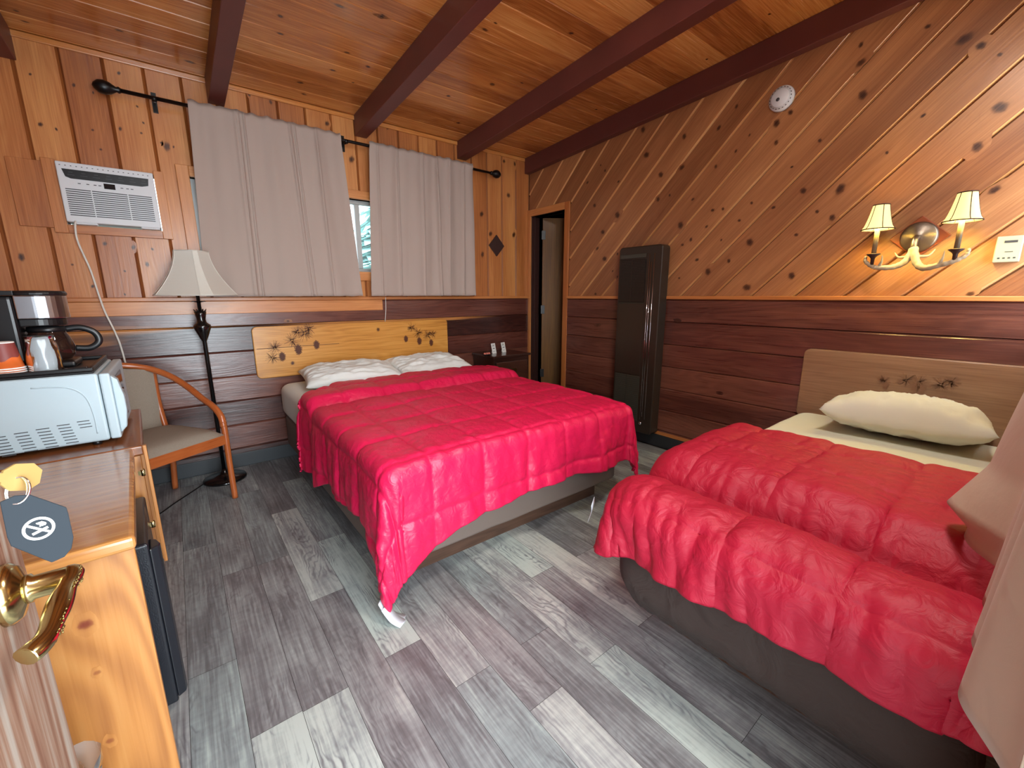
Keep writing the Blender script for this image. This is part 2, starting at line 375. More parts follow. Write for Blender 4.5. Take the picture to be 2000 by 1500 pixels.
blot = nnoise(nvec(9, 3, 17), 5, .6)
cross = nnoise(nvec(25, 60, 9), 3)
f1 = nmath('ADD', nmath('MULTIPLY', t_, 0.42), nmath('MULTIPLY', blot, 0.60))
f1 = nmath('ADD', f1, nmath('MULTIPLY', fine, 0.60))
f1 = nmath('SUBTRACT', nmath('ADD', f1, nmath('MULTIPLY', cross, 0.14)), 0.05)
f1 = nmath('SUBTRACT', f1, nmath('MULTIPLY', nmath('MULTIPLY', lines, msk.outputs[0]), nmath('ADD', nmath('MULTIPLY', t_, .20), .05)))
rp = N.new('ShaderNodeValToRGB'); e = rp.color_ramp.elements
e[0].position = .34; e[0].color = lin((66, 62, 62)); e[1].position = 1.12 if False else 1.0; e[1].color = lin((186, 190, 184))
x = e.new(.62); x.color = lin((112, 110, 112)); x = e.new(.80); x.color = lin((144, 146, 146))
L.new(f1, rp.inputs[0])
hs = N.new('ShaderNodeMix'); hs.data_type = 'RGBA'; hs.blend_type = 'MULTIPLY'; L.new(rp.outputs[0], hs.inputs[6])
tint = N.new('ShaderNodeMix'); tint.data_type = 'RGBA'; tint.inputs[6].default_value = (.98, .95, .96, 1); tint.inputs[7].default_value = (.90, .99, 1.0, 1); L.new(r_, tint.inputs[0]); L.new(tint.outputs[2], hs.inputs[7]); hs.inputs[0].default_value = 1
L.new(hs.outputs[2], p.inputs['Base Color']); p.inputs['Roughness'].default_value = .42
bp = N.new('ShaderNodeBump'); bp.inputs['Strength'].default_value = .25; bp.inputs['Distance'].default_value = .001; L.new(f1, bp.inputs['Height']); L.new(bp.outputs[0], p.inputs['Normal'])

XL, YF, XR = -3.88, -3.72, 0.0   # left wall, front wall
b = MB()
special = {0: (-2.36, {1: .78}), 1: (-2.365, {1: .78}), 2: (-.955, {1: .74}), 3: (-2.333, {0: .78}), 5: (-2.795, {1: .62}), 7: (-2.795, {0: .66, 1: .74}), 8: (-2.325, {0: .75, 2: .35}), 9: (-2.795, {0: .72, 1: .2}), 10: (-2.34, {1: .45})}
rw = random.Random(11)
for i in range(-8, 22):
    x0 = -3.047 + .137 * i; x1 = x0 + .137
    x0c, x1c = max(x0, XL - .02), min(x1, 1.7)
    if x1c <= x0c: continue
    off, sp_ = special.get(i, (-(rw.random() * .9 + .1), {}))
    k = -4
    while off - .914 * k > -4.0:
        ya = off - .914 * k; yb = ya - .914
        tone = sp_.get(k + 1, None)
        if tone is None or (k + 1) not in sp_: tone = rw.choice([.05, .15, .22, .3, .38, .45, .2, .3, .55])
        rnd = rw.random(); ya_, yb_ = min(ya, 1.0), max(yb, -4.2)
        if ya_ > yb_:
            g = .0006
            ids = [b.vert((xx, yy, 0), 0, tone) for xx, yy in ((x0c + g, yb_ + g), (x1c - g, yb_ + g), (x1c - g, ya_ - g), (x0c + g, ya_ - g))]
            b.face(ids, [(b.v[q][0] + rnd * 7, b.v[q][1] + rnd * 11) for q in ids], rnd)
        k += 1
b.box((XL - .1, -4.2, -.12), (1.8, 1.0, -.0012), mi=1)
struct(b.build('floor', [M_floor, M_hole]))

# ------------------------------------------------------------ boarded walls
def boards(b, fr, u_start, pitch, u_end, v0, v1, clips=(), groove=.009, gw=.009, gmi=0, lmi=None, mi=0, seed=1, prof='v', rlist=None):
    """strips across u, running along v, kept where every clip (p,q,r): p*u+q*v<=r holds"""
    rr = random.Random(seed); n = 0; u = u_start
    while u < u_end - 1e-6:
        ua, ub = u, u + pitch
        rnd = rr.random(); so = rr.random() * 20; b.bd.append((ua, ub, rnd, so))
        def clip(poly):
            for p, q, r in clips:
                out = []
                for i in range(len(poly)):
                    a, c = poly[i], poly[(i + 1) % len(poly)]
                    da, dc = p * a[0] + q * a[1] - r, p * c[0] + q * c[1] - r
                    if da <= 0: out.append(a)
                    if (da < 0 < dc) or (dc < 0 < da):
                        t = da / (da - dc); out.append((a[0] + (c[0] - a[0]) * t, a[1] + (c[1] - a[1]) * t))
                poly = out
                if len(poly) < 3: return []
            return poly
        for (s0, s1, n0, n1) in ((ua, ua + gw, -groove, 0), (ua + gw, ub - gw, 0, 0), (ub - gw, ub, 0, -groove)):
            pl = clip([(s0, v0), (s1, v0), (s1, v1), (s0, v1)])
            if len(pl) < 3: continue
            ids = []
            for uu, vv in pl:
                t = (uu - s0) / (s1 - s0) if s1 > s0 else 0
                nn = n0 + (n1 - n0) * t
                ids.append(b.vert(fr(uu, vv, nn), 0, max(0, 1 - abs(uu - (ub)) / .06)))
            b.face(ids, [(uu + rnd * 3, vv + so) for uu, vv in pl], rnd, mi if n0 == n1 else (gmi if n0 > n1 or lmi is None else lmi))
        u = ub; n += 1

def rnd_knots(b, fr, u0, u1, v0, v1, n, seed, rmin=.005, rmax=.016, ok=None):
    rr = random.Random(seed)
    for _ in range(n):
        u, v = rr.uniform(u0, u1), rr.uniform(v0, v1)
        if ok and not ok(u, v): continue
        b.knot(fr, u, v, rr.uniform(rmin, rmax), rr.uniform(1.1, 1.5), rnd=rr.random())

LEDGE, LT = 1.215, 1.24
WX0, WX1, WZ0, WZ1 = -2.876, -.93, 1.44, 2.003       # back window opening
AX0, AX1, AZ0, AZ1 = -3.48, -3.057, 1.652, 1.985     # air conditioner hole
fb = lambda u, v, n: (u, -n, v)                       # back wall plane: u=x, v=z
b = MB()
top = CZ + .02
def seg(x0, x1, z0, z1, seed):
    boards(b, fb, -3.9172, .178, .2, z0, z1, clips=((1, 0, x1), (-1, 0, -x0)), seed=5, gmi=1)
seg(XL, AX0, LT, top, 5); seg(AX0, AX1, LT, AZ0, 5); seg(AX0, AX1, AZ1, top, 5); seg(AX1, WX0, LT, top, 5)
seg(WX0, WX1, LT, WZ0, 5); seg(WX0, WX1, WZ1, top, 5); seg(WX1, 0, LT, top, 5)
kb = [(720, 632, 20), (910, 705, 13), (295, 525, 12), (1160, 515, 18), (395, 1015, 26), (550, 1062, 16), (905, 1070, 14), (1175, 1058, 20), (1630, 1232, 40), (1340, 840, 13), (1380, 1100, 12), (985, 1260, 9), (1400, 1000, 9), (1575, 1195, 9), (1695, 1235, 9)]
kp = [(x / 5, 40 + y / 5, r / 5) for x, y, r in kb]
kp += [(x / 2.857, y / 2.857, r / 2.857) for x, y, r in ((120, 1435, 25), (585, 1360, 14), (745, 1380, 14), (850, 1390, 9), (1510, 570, 10), (1825, 690, 12), (1390, 530, 8))]
kp += [(x / 4, 500 + y / 4, r / 4) for x, y, r in ((1150, 65, 20), (725, 237, 16), (975, 118, 9), (975, 300, 9), (565, 68, 8))]
kp += [(650 + x / 2.857, y / 2.857, r / 2.857) for x, y, r in ((105, 890, 22), (830, 1195, 18), (980, 1090, 12), (1010, 1310, 22), (835, 1420, 10), (955, 900, 7), (1015, 915, 7), (880, 1305, 10), (305, 712, 8))]
for px, py, r in kp:
    P = on_y(px, py); Q = on_y(px + r, py)
    b.knot(fb, P.x, P.z, max(.005, min(.018, (Q - P).length * .8)), 1.15, rnd=random.random())
struct(b.build('wall_back', [M_pineL, M_groove], fixn=False))
# solid wall behind the boards, with openings for the air conditioner and window
b = MB()
def wbox(x0, x1, z0, z1, y0=.0095, y1=.12): b.box((x0, y0, z0), (x1, y1, z1), mi=0)
xs = [XL - .1, AX0, AX1, WX0, WX1, .0]
wbox(XL - .1, AX0, 0, top); wbox(AX0, AX1, 0, AZ0); wbox(AX0, AX1, AZ1, top); wbox(AX1, WX0, 0, top); wbox(WX0, WX1, 0, WZ0); wbox(WX0, WX1, WZ1, top); wbox(WX1, .1, 0, top)
o = b.build('wall_back_core', M_backing); struct(o); o.name = 'wall_rear'

# right wall: 45 degree boards above the ledge, bathroom doorway next to the corner
DO, DI, DZI, DZO = -.605, -.545, 2.05, 2.115
s2 = math.sqrt(.5)
def fdg(u, v, n):   # u across boards, v along boards; y+z = u*sqrt2
    y = (u - v) * s2; z = (u + v) * s2
    return (-n, y, z)
b = MB()
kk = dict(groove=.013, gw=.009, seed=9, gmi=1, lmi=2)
U0 = (.725 - .256 * 14) * s2; PT = .256 * s2
cl = [(-s2, -s2, -LT), (s2, s2, None)]
# z<=ceil : z + CS*y <= CZ ; z=(u+v)s2, y=(u-v)s2
zc_ = ((1 + CS) * s2, (1 - CS) * s2, CZ + .02)
yge = lambda y: (-s2, s2, -y)   # y >= value
yle = lambda y: (s2, -s2, y)
zge = lambda z: (-s2, -s2, -z)
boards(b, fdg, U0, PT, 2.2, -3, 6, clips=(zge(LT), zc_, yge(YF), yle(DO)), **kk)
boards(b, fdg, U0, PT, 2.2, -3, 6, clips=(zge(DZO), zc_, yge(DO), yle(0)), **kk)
kr = [(510, 275, 22), (812, 325, 20), (535, 460, 24), (640, 605, 22), (795, 552, 20), (200, 535, 8), (232, 575, 11), (103, 662, 11), (155, 830, 15), (322, 900, 25), (215, 1025, 18), (175, 1145, 14), (228, 1220, 20), (330, 655, 10), (1065, 262, 18), (1195, 105, 15), (1190, 432, 12), (1043, 545, 14), (705, 755, 10), (620, 785, 17), (875, 785, 12), (1290, 315, 8), (1488, 228, 28), (1590, 148, 20), (1485, 370, 18), (1805, 355, 15), (1600, 548, 10), (1683, 722, 24), (1305, 812, 12), (1465, 845, 14), (1095, 855, 12), (1020, 865, 14), (975, 985, 12), (785, 975, 26), (1215, 940, 12), (1785, 875, 14), (1632, 1045, 14), (1292, 1100, 28), (860, 1080, 14), (798, 1118, 12), (1083, 1083, 8), (905, 1228, 14), (1138, 1236, 15), (985, 1315, 25), (775, 1362, 9), (1270, 1430, 28), (1598, 1345, 26), (323, 1185, 10), (287, 1310, 8), (322, 1352, 8), (162, 1478, 11)]
kp = [(1120 + x / 3.75, 180 + y / 3.75, r / 3.75) for x, y, r in kr]
kp += [(1300 + x / 2.857, y / 2.857, r / 2.857) for x, y, r in ((1090, 250, 14), (1090, 350, 22), (1463, 148, 14), (1668, 218, 34), (1865, 600, 38), (1760, 255, 24), (1865, 305, 12), (1437, 645, 12), (1235, 852, 8), (975, 1055, 36), (1740, 820, 28), (1835, 1060, 24), (930, 1215, 18), (1100, 530, 26), (1700, 1640, 16))]
for px, py, r in kp:
    P = on_x(px, py); Q = on_x(px, py + r)
    u, v = (P.y + P.z) * s2, (P.z - P.y) * s2
    b.knot(fdg, u, v, max(.0065, min(.021, (Q - P).length * .78)), 1.05, rnd=random.random())
struct(b.build('wall_right', [M_pineR, wood('painted_bevel_shade', (70, 36, 18), (96, 52, 26), (120, 70, 38), rough=.4, coat=.2, ring=.1, streak=.3), wood('painted_bevel_highlight', (178, 120, 70), (214, 156, 100), (232, 180, 124), rough=.3, coat=.5, ring=.1, streak=.3)], fixn=False))  # groove sides painted: pale daylight highlight on one bevel, shade on the other
b = MB()
b.box((.0135, YF - .1, 0), (.10, DI, 2.95)); b.box((.0135, DI, DZI), (.10, .1, 2.95))
o = b.build('wall_right_core', M_backing); o.name = 'wall_partition'; struct(o)

# wainscot boards, ledge cap and baseboards
zs = [.146, .325, .505, .684, .863, 1.042, 1.215]
def wains(name, fr, v0, v1, seed):
    b = MB(); rr = random.Random(seed); z = [.10] + zs
    for i in range(len(z) - 1):
        za, zb = z[i], z[i + 1]; rnd = rr.random(); so = rr.random() * 30
        prof = [(za, -.004), (za + .004, .014), (zb - .010, .014), (zb, .006)]
        for (a, na), (c, nc) in zip(prof, prof[1:]):
            ids = [b.vert(fr(q, vv, nn), 0, e_) for q, vv, nn, e_ in ((a, v0, na, 0), (c, v0, nc, 0), (c, v1, nc, 0), (a, v1, na, 0))]
            b.face(ids, [(a + so, v0), (c + so, v0), (c + so, v1), (a + so, v1)], rnd)
    for _ in range(5): b.knot(lambda u, v, n: fr(u, v, n + .014), rr.uniform(.3, 1.1), rr.uniform(v0 + .2, v1 - .2), rr.uniform(.006, .012), 1.4, rnd=.2)
    return struct(b.build(name, M_wains, fixn=False))
wains('trim_1', lambda u, v, n: (v, -n, u), XL, -.002, 21)
wains('trim_2', lambda u, v, n: (-n, v, u), YF, DO + .0, 33)
b = MB()   # the paler sapwood strip along the top board of the back wainscot
b.box((XL, -.020, 1.128), (-1.655, -.013, 1.2145), grain='x', rnd=.7)
struct(b.build('trim_3', M_trim, bevel=.003))
b = MB(); b.box((XL, -.034, LEDGE), (-.001, .0, LT), grain='x', rnd=.4); b.box((-.030, YF, LEDGE), (0, DO, LT), grain='y', rnd=.6)
struct(b.build('trim_4', M_trim, bevel=.004))
b = MB(); b.box((XL, -.02, 0), (-.001, .0, .105)); struct(b.build('baseboard_back', M_base, bevel=.004))
b = MB(); b.box((-.02, YF, 0), (0, DO, .105)); struct(b.build('baseboard_right', M_base, bevel=.004))
b = MB(); b.box((-.02, YF, .106), (-.0145, DO, .135), grain='y'); struct(b.build('trim_5', M_trim, bevel=.003))
# bathroom door casing and jamb
b = MB(); b.box((-.022, DO, 0), (0, DI, DZO), grain='z'); b.box((-.022, DI, DZI), (0, -.045, DZO), grain='y'); b.box((-.022, -.045, 0), (0, -.002, DZO), grain='z')
struct(b.build('trim_6', M_trim, bevel=.004))
M_jamb = mat('dark_brown_jamb', (58, 34, 30), .5)
b = MB(); b.box((.0, -.045, 0), (.11, -.01, DZI)); b.box((.0, DI - .012, 0), (.11, DI, DZI)); b.box((0, DI, DZI - .0), (.11, -.01, DZI + .02)); b.box((.03, -.062, 0), (.06, -.045, DZI))
struct(b.build('trim_7', M_jamb, bevel=.003))
# bathroom door leaf, ajar into the next room
dl = struct(thing('door_1', 'x', 'x')); del dl['label']; del dl['category']
T = rot(math.atan2(-.6, .8), (.09, -.115, 0))
b = MB(); b.box((0, -.018, .02), (.60, .018, 2.035), grain='z', rnd=.3, M=T); b.build('door_leaf', M_doorleaf, dl, bevel=.002)
for z in (.35, 1.05, 1.82): b = MB(); b.box((-.012, -.024, z), (.03, -.0185, z + .09), M=T); b.build('hinge', M_heatd, dl, bevel=.001)
# next room seen through the doorway
b = MB(); b.box((1.5, -2.0, 0), (1.56, .95, 2.7)); b.box((.0, .9, 0), (1.56, .96, 2.7)); b.box((.1, -2.0, 0), (1.56, -1.94, 2.7)); b.box((0, .12, 0), (.02, .96, 2.7)); b.box((.0, -2.0, 2.68), (1.56, .96, 2.74))
boards(b, lambda u, v, n: (1.5 - n, u, v), -1.9, .178, .9, 0, 2.7, mi=0, seed=3)
boards(b, lambda u, v, n: (u, .9 - n, v), .0, .178, 1.5, 0, 2.7, mi=0, seed=4)
struct(b.build('wall_next_room', M_pineR, fixn=False))

# left and front walls (behind and beside the camera)
b = MB(); b.box((XL - .1, YF - .1, 0), (XL, .1, 2.95), mi=0)
boards(b, lambda u, v, n: (XL + .012 + n, u, v), YF, .178, 0, .1, 2.64, clips=(), mi=0, seed=6)
struct(b.build('wall_left', M_pineL, fixn=False))
b = MB()
FD0, FD1 = -3.30, -2.36
for x0, x1, z0, z1 in ((XL - .1, FD0 - .02, 0, 2.95), (FD0 - .02, FD1, 2.06, 2.95), (FD1, -2.18, 0, 2.95), (-2.18, -.15, 0, 1.1), (-2.18, -.15, 2.25, 2.95), (-.15, .1, 0, 2.95)):
    b.box((x0, YF - .12, z0), (x1, YF, z1), grain='z')
struct(b.build('wall_front', M_pineL, fixn=True))

# ------------------------------------------------------------ ceiling and beams
def fc(u, v, n):   # u = distance towards the camera, v = x
    return (v, -u, ceil_z(-u) - n)
b = MB()
boards(b, fc, -.119, .143, 4.0, XL - .05, .02, groove=.008, gw=.005, seed=12)
kc = [(x / 2.857, y / 2.857, r / 2.857) for x, y, r in ((140, 120, 16), (665, 170, 18), (1060, 345, 24), (500, 345, 10), (90, 60, 14))]
kc += [(400 + x / 4, y / 4, r / 4) for x, y, r in ((745, 645, 24), (775, 735, 20), (1000, 548, 20), (1158, 645, 12), (1275, 520, 22), (1380, 120, 28), (590, 262, 22), (590, 125, 25), (1110, 410, 20), (1050, 45, 34))]
kc += [(650 + x / 2.857, y / 2.857, r / 2.857) for x, y, r in ((850, 165, 18), (908, 128, 11), (1330, 185, 15), (890, 470, 18), (1055, 462, 8), (645, 535, 13), (700, 685, 12), (270, 95, 20), (1470, 610, 8))]
kc += [(1300 + x / 2.857, y / 2.857, r / 2.857) for x, y, r in ((580, 78, 9), (230, 330, 7))]
for px, py, r in kc:
    P = on_c(px, py); Q = on_c(px + r, py)
    b.knot(fc, -P.y, P.x, max(.006, min(.022, (Q - P).length * .6)), 1.4, rnd=random.random())
struct(b.build('ceiling', M_ceil, fixn=False))
b = MB()
q = [(XL - .1, .12), (.1, .12), (.1, -4.0), (XL - .1, -4.0)]
lo_ = [b.vert((x, y, ceil_z(y) + .009)) for x, y in q]; hi_ = [b.vert((x, y, ceil_z(y) + .12)) for x, y in q]
b.face(lo_); b.face(hi_[::-1])
for i in range(4): b.face([lo_[i], hi_[i], hi_[(i + 1) % 4], lo_[(i + 1) % 4]])
o = b.build('trim_8', M_backing); struct(o)
for i, (xa, xb) in enumerate(((-3.64, -3.545), (-2.722, -2.632), (-1.786, -1.692), (-.866, -.772), (-.066, -.001))):
    b = MB()
    def bp_(x, y, d): return (x, y, ceil_z(y) - d)
    D = .146; y0, y1 = -.001, -3.72
    P = [bp_(xa, y0, .0), bp_(xb, y0, 0), bp_(xb, y0, D), bp_(xa, y0, D), bp_(xa, y1, 0), bp_(xb, y1, 0), bp_(xb, y1, D), bp_(xa, y1, D)]
    ids = [b.vert(v) for v in P]
    for f in ((0, 1, 2, 3), (4, 7, 6, 5), (0, 4, 5, 1), (1, 5, 6, 2), (2, 6, 7, 3), (3, 7, 4, 0)): b.face([ids[k] for k in f])
    struct(b.build('ceiling_beam', M_beam, bevel=.004))

b = MB(); b.lathe([(.0, -.02), (.17, -.02), (.18, -.004), (.18, .03), (0, .03)], (-1.75, -3.25, 2.76), n=32); b.lathe([(.0, .0), (.02, .0), (.02, .01), (0, .012)], (-1.75, -3.25, 2.73), n=12); struct(b.build('added_fill_light_plate', M_acw))  # made-up plate out of view, goes with the added fill light
# crown strip where ceiling meets back wall
b = MB(); b.box((XL, -.016, 2.575), (-.07, 0, 2.605), grain='x'); struct(b.build('trim_9', M_ceil, bevel=.004))

# ------------------------------------------------------------ back window
b = MB()
b.box((WX0 - .067, -.02, WZ0 - .07), (WX0, 0, WZ1 + .062), grain='z'); b.box((WX1, -.02, WZ0 - .07), (WX1 + .06, 0, WZ1 + .062), grain='z')
b.box((WX0, -.02, WZ1), (WX1, 0, WZ1 + .062), grain='x'); b.box((WX0, -.03, WZ0 - .07), (WX1, 0, WZ0), grain='x')
b.box((WX0, .0, WZ0 - .01), (WX1, .115, WZ0), grain='x'); b.box((WX0, 0, WZ1), (WX1, .115, WZ1 + .01), grain='x'); b.box((WX0 - .01, 0, WZ0), (WX0, .115, WZ1), grain='z'); b.box((WX1, 0, WZ0), (WX1 + .01, .115, WZ1), grain='z')
struct(b.build('trim_10', M_trim, bevel=.003))
wn = thing('window_1', 'x', 'x'); del wn['label']; del wn['category']; struct(wn)
b = MB(); f_ = .03
b.box((WX0, .05, WZ0), (WX0 + f_, .09, WZ1)); b.box((WX1 - f_, .05, WZ0), (WX1, .09, WZ1)); b.box((WX0 + f_, .05, WZ0), (WX1 - f_, .09, WZ0 + f_)); b.box((WX0 + f_, .05, WZ1 - f_), (WX1 - f_, .09, WZ1))
b.box((-1.815, .045, WZ0 + f_), (-1.775, .09, WZ1 - f_))
b.build('window_frame', M_alu, wn, bevel=.003)
b = MB(); b.box((WX0 + f_, .066, WZ0 + f_), (-1.815, .070, WZ1 - f_)); b.box((-1.775, .066, WZ0 + f_), (WX1 - f_, .070, WZ1 - f_)); b.build('window_pane', M_pane, wn)

# outdoors
b = MB(); b.quad([(-40, .4, -.3), (40, .4, -.3), (40, 60, -.3), (-40, 60, -.3)]); struct(b.build('ground_outside', M_ground))
b = MB(); rr = random.Random(4)
for lv in range(22):
    z = .3 + lv * .145; R_ = 1.7 * (1 - lv / 25) + .12
    for k in range(14):
        a = rr.random() * 2 * PI; r = R_ * rr.uniform(.8, 1.15); base = Vector((0, 0, z + .12)); tip = Vector((math.cos(a) * r, math.sin(a) * r, z - .18 + rr.uniform(-.05, .05)))
        d = Vector((-math.sin(a), math.cos(a), 0)) * r * .34; mid = (base + tip) / 2 + Vector((0, 0, .05))
        i0, i1, i2, i3, i4 = [b.vert(v) for v in (base, mid + d, tip, mid - d, mid - Vector((0, 0, .07)))]
        b.face([i0, i1, i2]); b.face([i0, i2, i3]); b.face([i0, i4, i1]); b.face([i1, i4, i2]); b.face([i2, i4, i3]); b.face([i3, i4, i0])
tr = thing('conifer_tree', 'green conifer outside, seen through the gap between the two window curtains', 'tree', (.55, 5.2, -.1))
o = b.build('foliage', M_leaf); o.parent = tr
b = MB(); b.tube([(0, 0, 0), (0, 0, 1.5), (0, 0, 3.3)], [.13, .09, .02]); o = b.build('trunk', M_chairw); o.parent = tr

# ------------------------------------------------------------ air conditioner and its frame
b = MB()
b.box((AX0 - .055, -.022, AZ0 - .047), (AX0, .0, AZ1 + .012), grain='z'); b.box((AX1, -.022, AZ0 - .047), (AX1 + .048, .0, AZ1 + .02), grain='z'); b.box((AX0, -.022, AZ0 - .047), (AX1, 0, AZ0), grain='x')
struct(b.build('trim_11', M_trim, bevel=.002))
b = MB(); b.box((-3.668, -.014, 1.63), (AX0 - .055, 0, 1.98), grain='z', rnd=.25); struct(b.build('trim_12', M_pineL, bevel=.002))
ac = thing('air_conditioner', 'white window air conditioner set in a wood frame on the back wall', 'air conditioner', (-3.268, -.05, 1.652))
b = MB(); b.box((AX0 + .003, -.055, AZ0 + .012), (AX1 - .003, .11, AZ1 - .002)); b.box((AX0 + .03, -.056, AZ0 + .001), (AX0 + .13, -.01, AZ0 + .014)); b.box((AX1 - .10, -.056, AZ0 + .001), (AX1 - .01, -.01, AZ0 + .014))
b.build('housing', M_acw, ac, bevel=.006, seg=3)
b = MB()
for k in range(13):
    z = 1.70 + k * .0115
    for x0, x1 in ((-3.455, -3.352), (-3.347, -3.195), (-3.19, -3.083)): b.box((x0, -.0575, z), (x1, -.0545, z + .0048))
b.build('intake_grille', M_grey, ac)
b = MB(); b.poly_prism([(-3.455, 1.945), (-3.085, 1.945), (-3.09, 1.905), (-3.12, 1.897), (-3.425, 1.897), (-3.445, 1.905)], .0042, lambda u, v, n: (u, -.0545 - n, v)); b.build('air_outlet', M_blk, ac)
for k in range(7):
    b = MB(); x = -3.435 + k * .052; b.box((x, -.0615, 1.915), (x + .028, -.0588, 1.917)); b.box((x + .006, -.0615, 1.929), (x + .022, -.0588, 1.931)); b.build('outlet_vane', M_grey, ac)
b = MB(); b.box((-3.292, -.0575, 1.861), (-3.243, -.0545, 1.890)); b.build('display', M_blkg, ac)
b = MB()
for k in range(18): b.box((-3.462 + k * .022, -.0565, 1.962), (-3.456 + k * .022, -.0545, 1.9655))
for x in (-3.40, -3.365, -3.335, -3.315, -3.22, -3.195, -3.175): b.box((x, -.0568, 1.873), (x + .012, -.0545, 1.877))
b.build('button_marking', M_grey, ac)
b = MB(); b.tube(spline([(-3.44, -.056, 1.668), (-3.445, -.075, 1.63), (-3.446, -.07, 1.55), (-3.42, -.05, 1.40), (-3.405, -.05, 1.25), (-3.39, -.07, 1.15), (-3.365, -.06, 1.03), (-3.35, -.05, .9), (-3.33, -.045, .5)], 6), .0052, n=8)
b.build('power_cord', M_cord, ac)

# ------------------------------------------------------------ curtains and rod
rod = thing('curtain_rod', 'black iron curtain rod with round finials on brackets above the back window', 'curtain rod', (-1.85, -.09, 2.39))
b = MB(); z_r = 2.395
b.tube([(-3.14, -.09, z_r + .003), (-.56, -.09, z_r - .018)], .011, n=12); b.build('rod', M_rod, rod)
for x, zz, s in ((-3.14, z_r + .003, -1), (-.56, z_r - .018, 1)):
    b = MB(); b.lathe([(.012, 0), (.018, .01), (.013, .02), (.030, .045), (.037, .07), (.033, .095), (.016, .115), (.001, .122)], (x, -.09, zz), axis='x', M=Matrix.Scale(s, 4, (1, 0, 0)), n=18); b.build('finial', M_rod, rod)
for x in (-2.995, -1.885, -1.31):
    b = MB(); zz = z_r - .002 - (x + 3.1) * .008
    b.box((x - .012, -.012, zz - .05), (x + .012, .0, zz + .06)); b.tube([(x, -.008, zz + .02), (x, -.05, zz - .005), (x, -.09, zz - .013)], .006, n=8); b.tube([(x - .012, -.09, zz), (x + .012, -.09, zz)], .0155, n=12)
    b.build('bracket', M_rod, rod)

def curtain(name, xt0, xt1, xb0, xb1, zt, zb, y0, mat_, seed, folds, label, amp=.018, ny=44, nx=260):
    rr = random.Random(seed); fs = [(rr.uniform(.05, .95), rr.uniform(.005, .014), rr.uniform(.5, 1.2), rr.uniform(-.03, .03)) for _ in range(folds)]
    P = []
    for i in range(nx + 1):
        s = i / nx; col = []
        for j in range(ny + 1):
            t = j / ny
            x = (xt0 + (xt1 - xt0) * s) * (1 - t) + (xb0 + (xb1 - xb0) * s) * t
            z = zt + (zb - zt) * t
            y = y0
            # shallow broad waves + sharp pleats that start at the rod pocket
            y -= amp * (.5 + .8 * t) * math.sin(s * 2 * PI * 3.5 + seed) * .55
            y -= .004 * math.sin(s * 2 * PI * 9 + 2 * seed) * (1 - .6 * t)
            for c, wd, am, dr in fs:
                d = (s - c - dr * t) / wd
                y -= .020 * am * math.exp(-abs(d) ** 1.4) * min(1, t * 6 + .5) * (1 - .25 * t)
            head = math.exp(-((t - .055) / .012) ** 2)
            y += .006 * head
            if t < .055: y -= .012 * math.sin(PI * min(1, t / .055)) - .0; z += .004 * noise.noise((s * 26, seed, 0)) * 1.5 + .004 * math.sin(s * 70)
            y -= .01 * noise.noise((s * 9, t * 3, seed))
            z += .003 * noise.noise((s * 18, 5, seed)) * t
            if t > .96: y -= .003
            col.append((x, min(y, -.045), z))
        P.append(col)
    b = MB(); b.grid(P); o = b.build(name, mat_, fixn=False)
    sd = o.modifiers.new('thick', 'SOLIDIFY'); sd.thickness = .003; sd.offset = 0
    return tag(o, label, 'curtain')
curtain('window_curtain', -2.835, -1.93, -2.885, -1.848, 2.425, 1.246, -.105, M_curt, 3, 7, 'wide taupe curtain panel left of the window gap, beside the floor lamp shade')
curtain('window_curtain', -1.712, -.768, -1.775, -.765, 2.415, 1.246, -.105, M_curt, 5, 8, 'narrower taupe curtain panel right of the window gap, above the right pillow')
# pull cord
b = MB(); b.tube(spline([(-1.636, -.045, 1.235), (-1.64, -.042, 1.13), (-1.65, -.035, 1.03)], 6), .0028, n=6); tag(b.build('pull_cord', M_cord), 'thin white cord hanging down behind the wide headboard of the larger bed', 'cord')

# diamond ornament
b = MB()
c = on_y(969, 480)
hw, hh = .095, .105
b.poly_prism([(c.x - hw, c.z), (c.x, c.z - hh), (c.x + hw, c.z), (c.x, c.z + hh)], .014, lambda u, v, n: (u, -n, v)); tag(b.build('diamond_plaque', M_jamb, bevel=.003), 'small dark diamond plaque on the back wall right of the curtains', 'wall ornament')

# ------------------------------------------------------------ headboards with burned pine cone drawings
def drawing(b, fr, groups):
    rr = random.Random(8)
    for cx, cz, sc, kind in groups:
        if kind == 'cone':
            b.poly_prism([(cx + sc * .42 * math.cos(q * PI / 8), cz + sc * .72 * math.sin(q * PI / 8)) for q in range(16)], .0005, fr)
            for k in range(44):
                t = k / 44; a = k * 2.4; r = sc * (.15 + .75 * math.sqrt(t)); u, v = cx + math.cos(a) * r * .62, cz + math.sin(a) * r
                d = sc * .13; b.poly_prism([(u - d, v), (u, v - d * .7), (u + d, v), (u, v + d * .7)], .0008, fr)
        else:
            for k in range(46):
                a = rr.uniform(0, 2 * PI); l = sc * rr.uniform(.6, 1.3); du, dv = math.cos(a), math.sin(a); w_ = .0010
                u0, v0 = cx + du * sc * .1, cz + dv * sc * .1; u1, v1 = cx + du * l, cz + dv * l
                b.poly_prism([(u0 - dv * w_, v0 + du * w_), (u0 + dv * w_, v0 - du * w_), (u1 + dv * w_ * .6, v1 - du * w_ * .6), (u1 - dv * w_ * .6, v1 + du * w_ * .6)], .0007, fr)
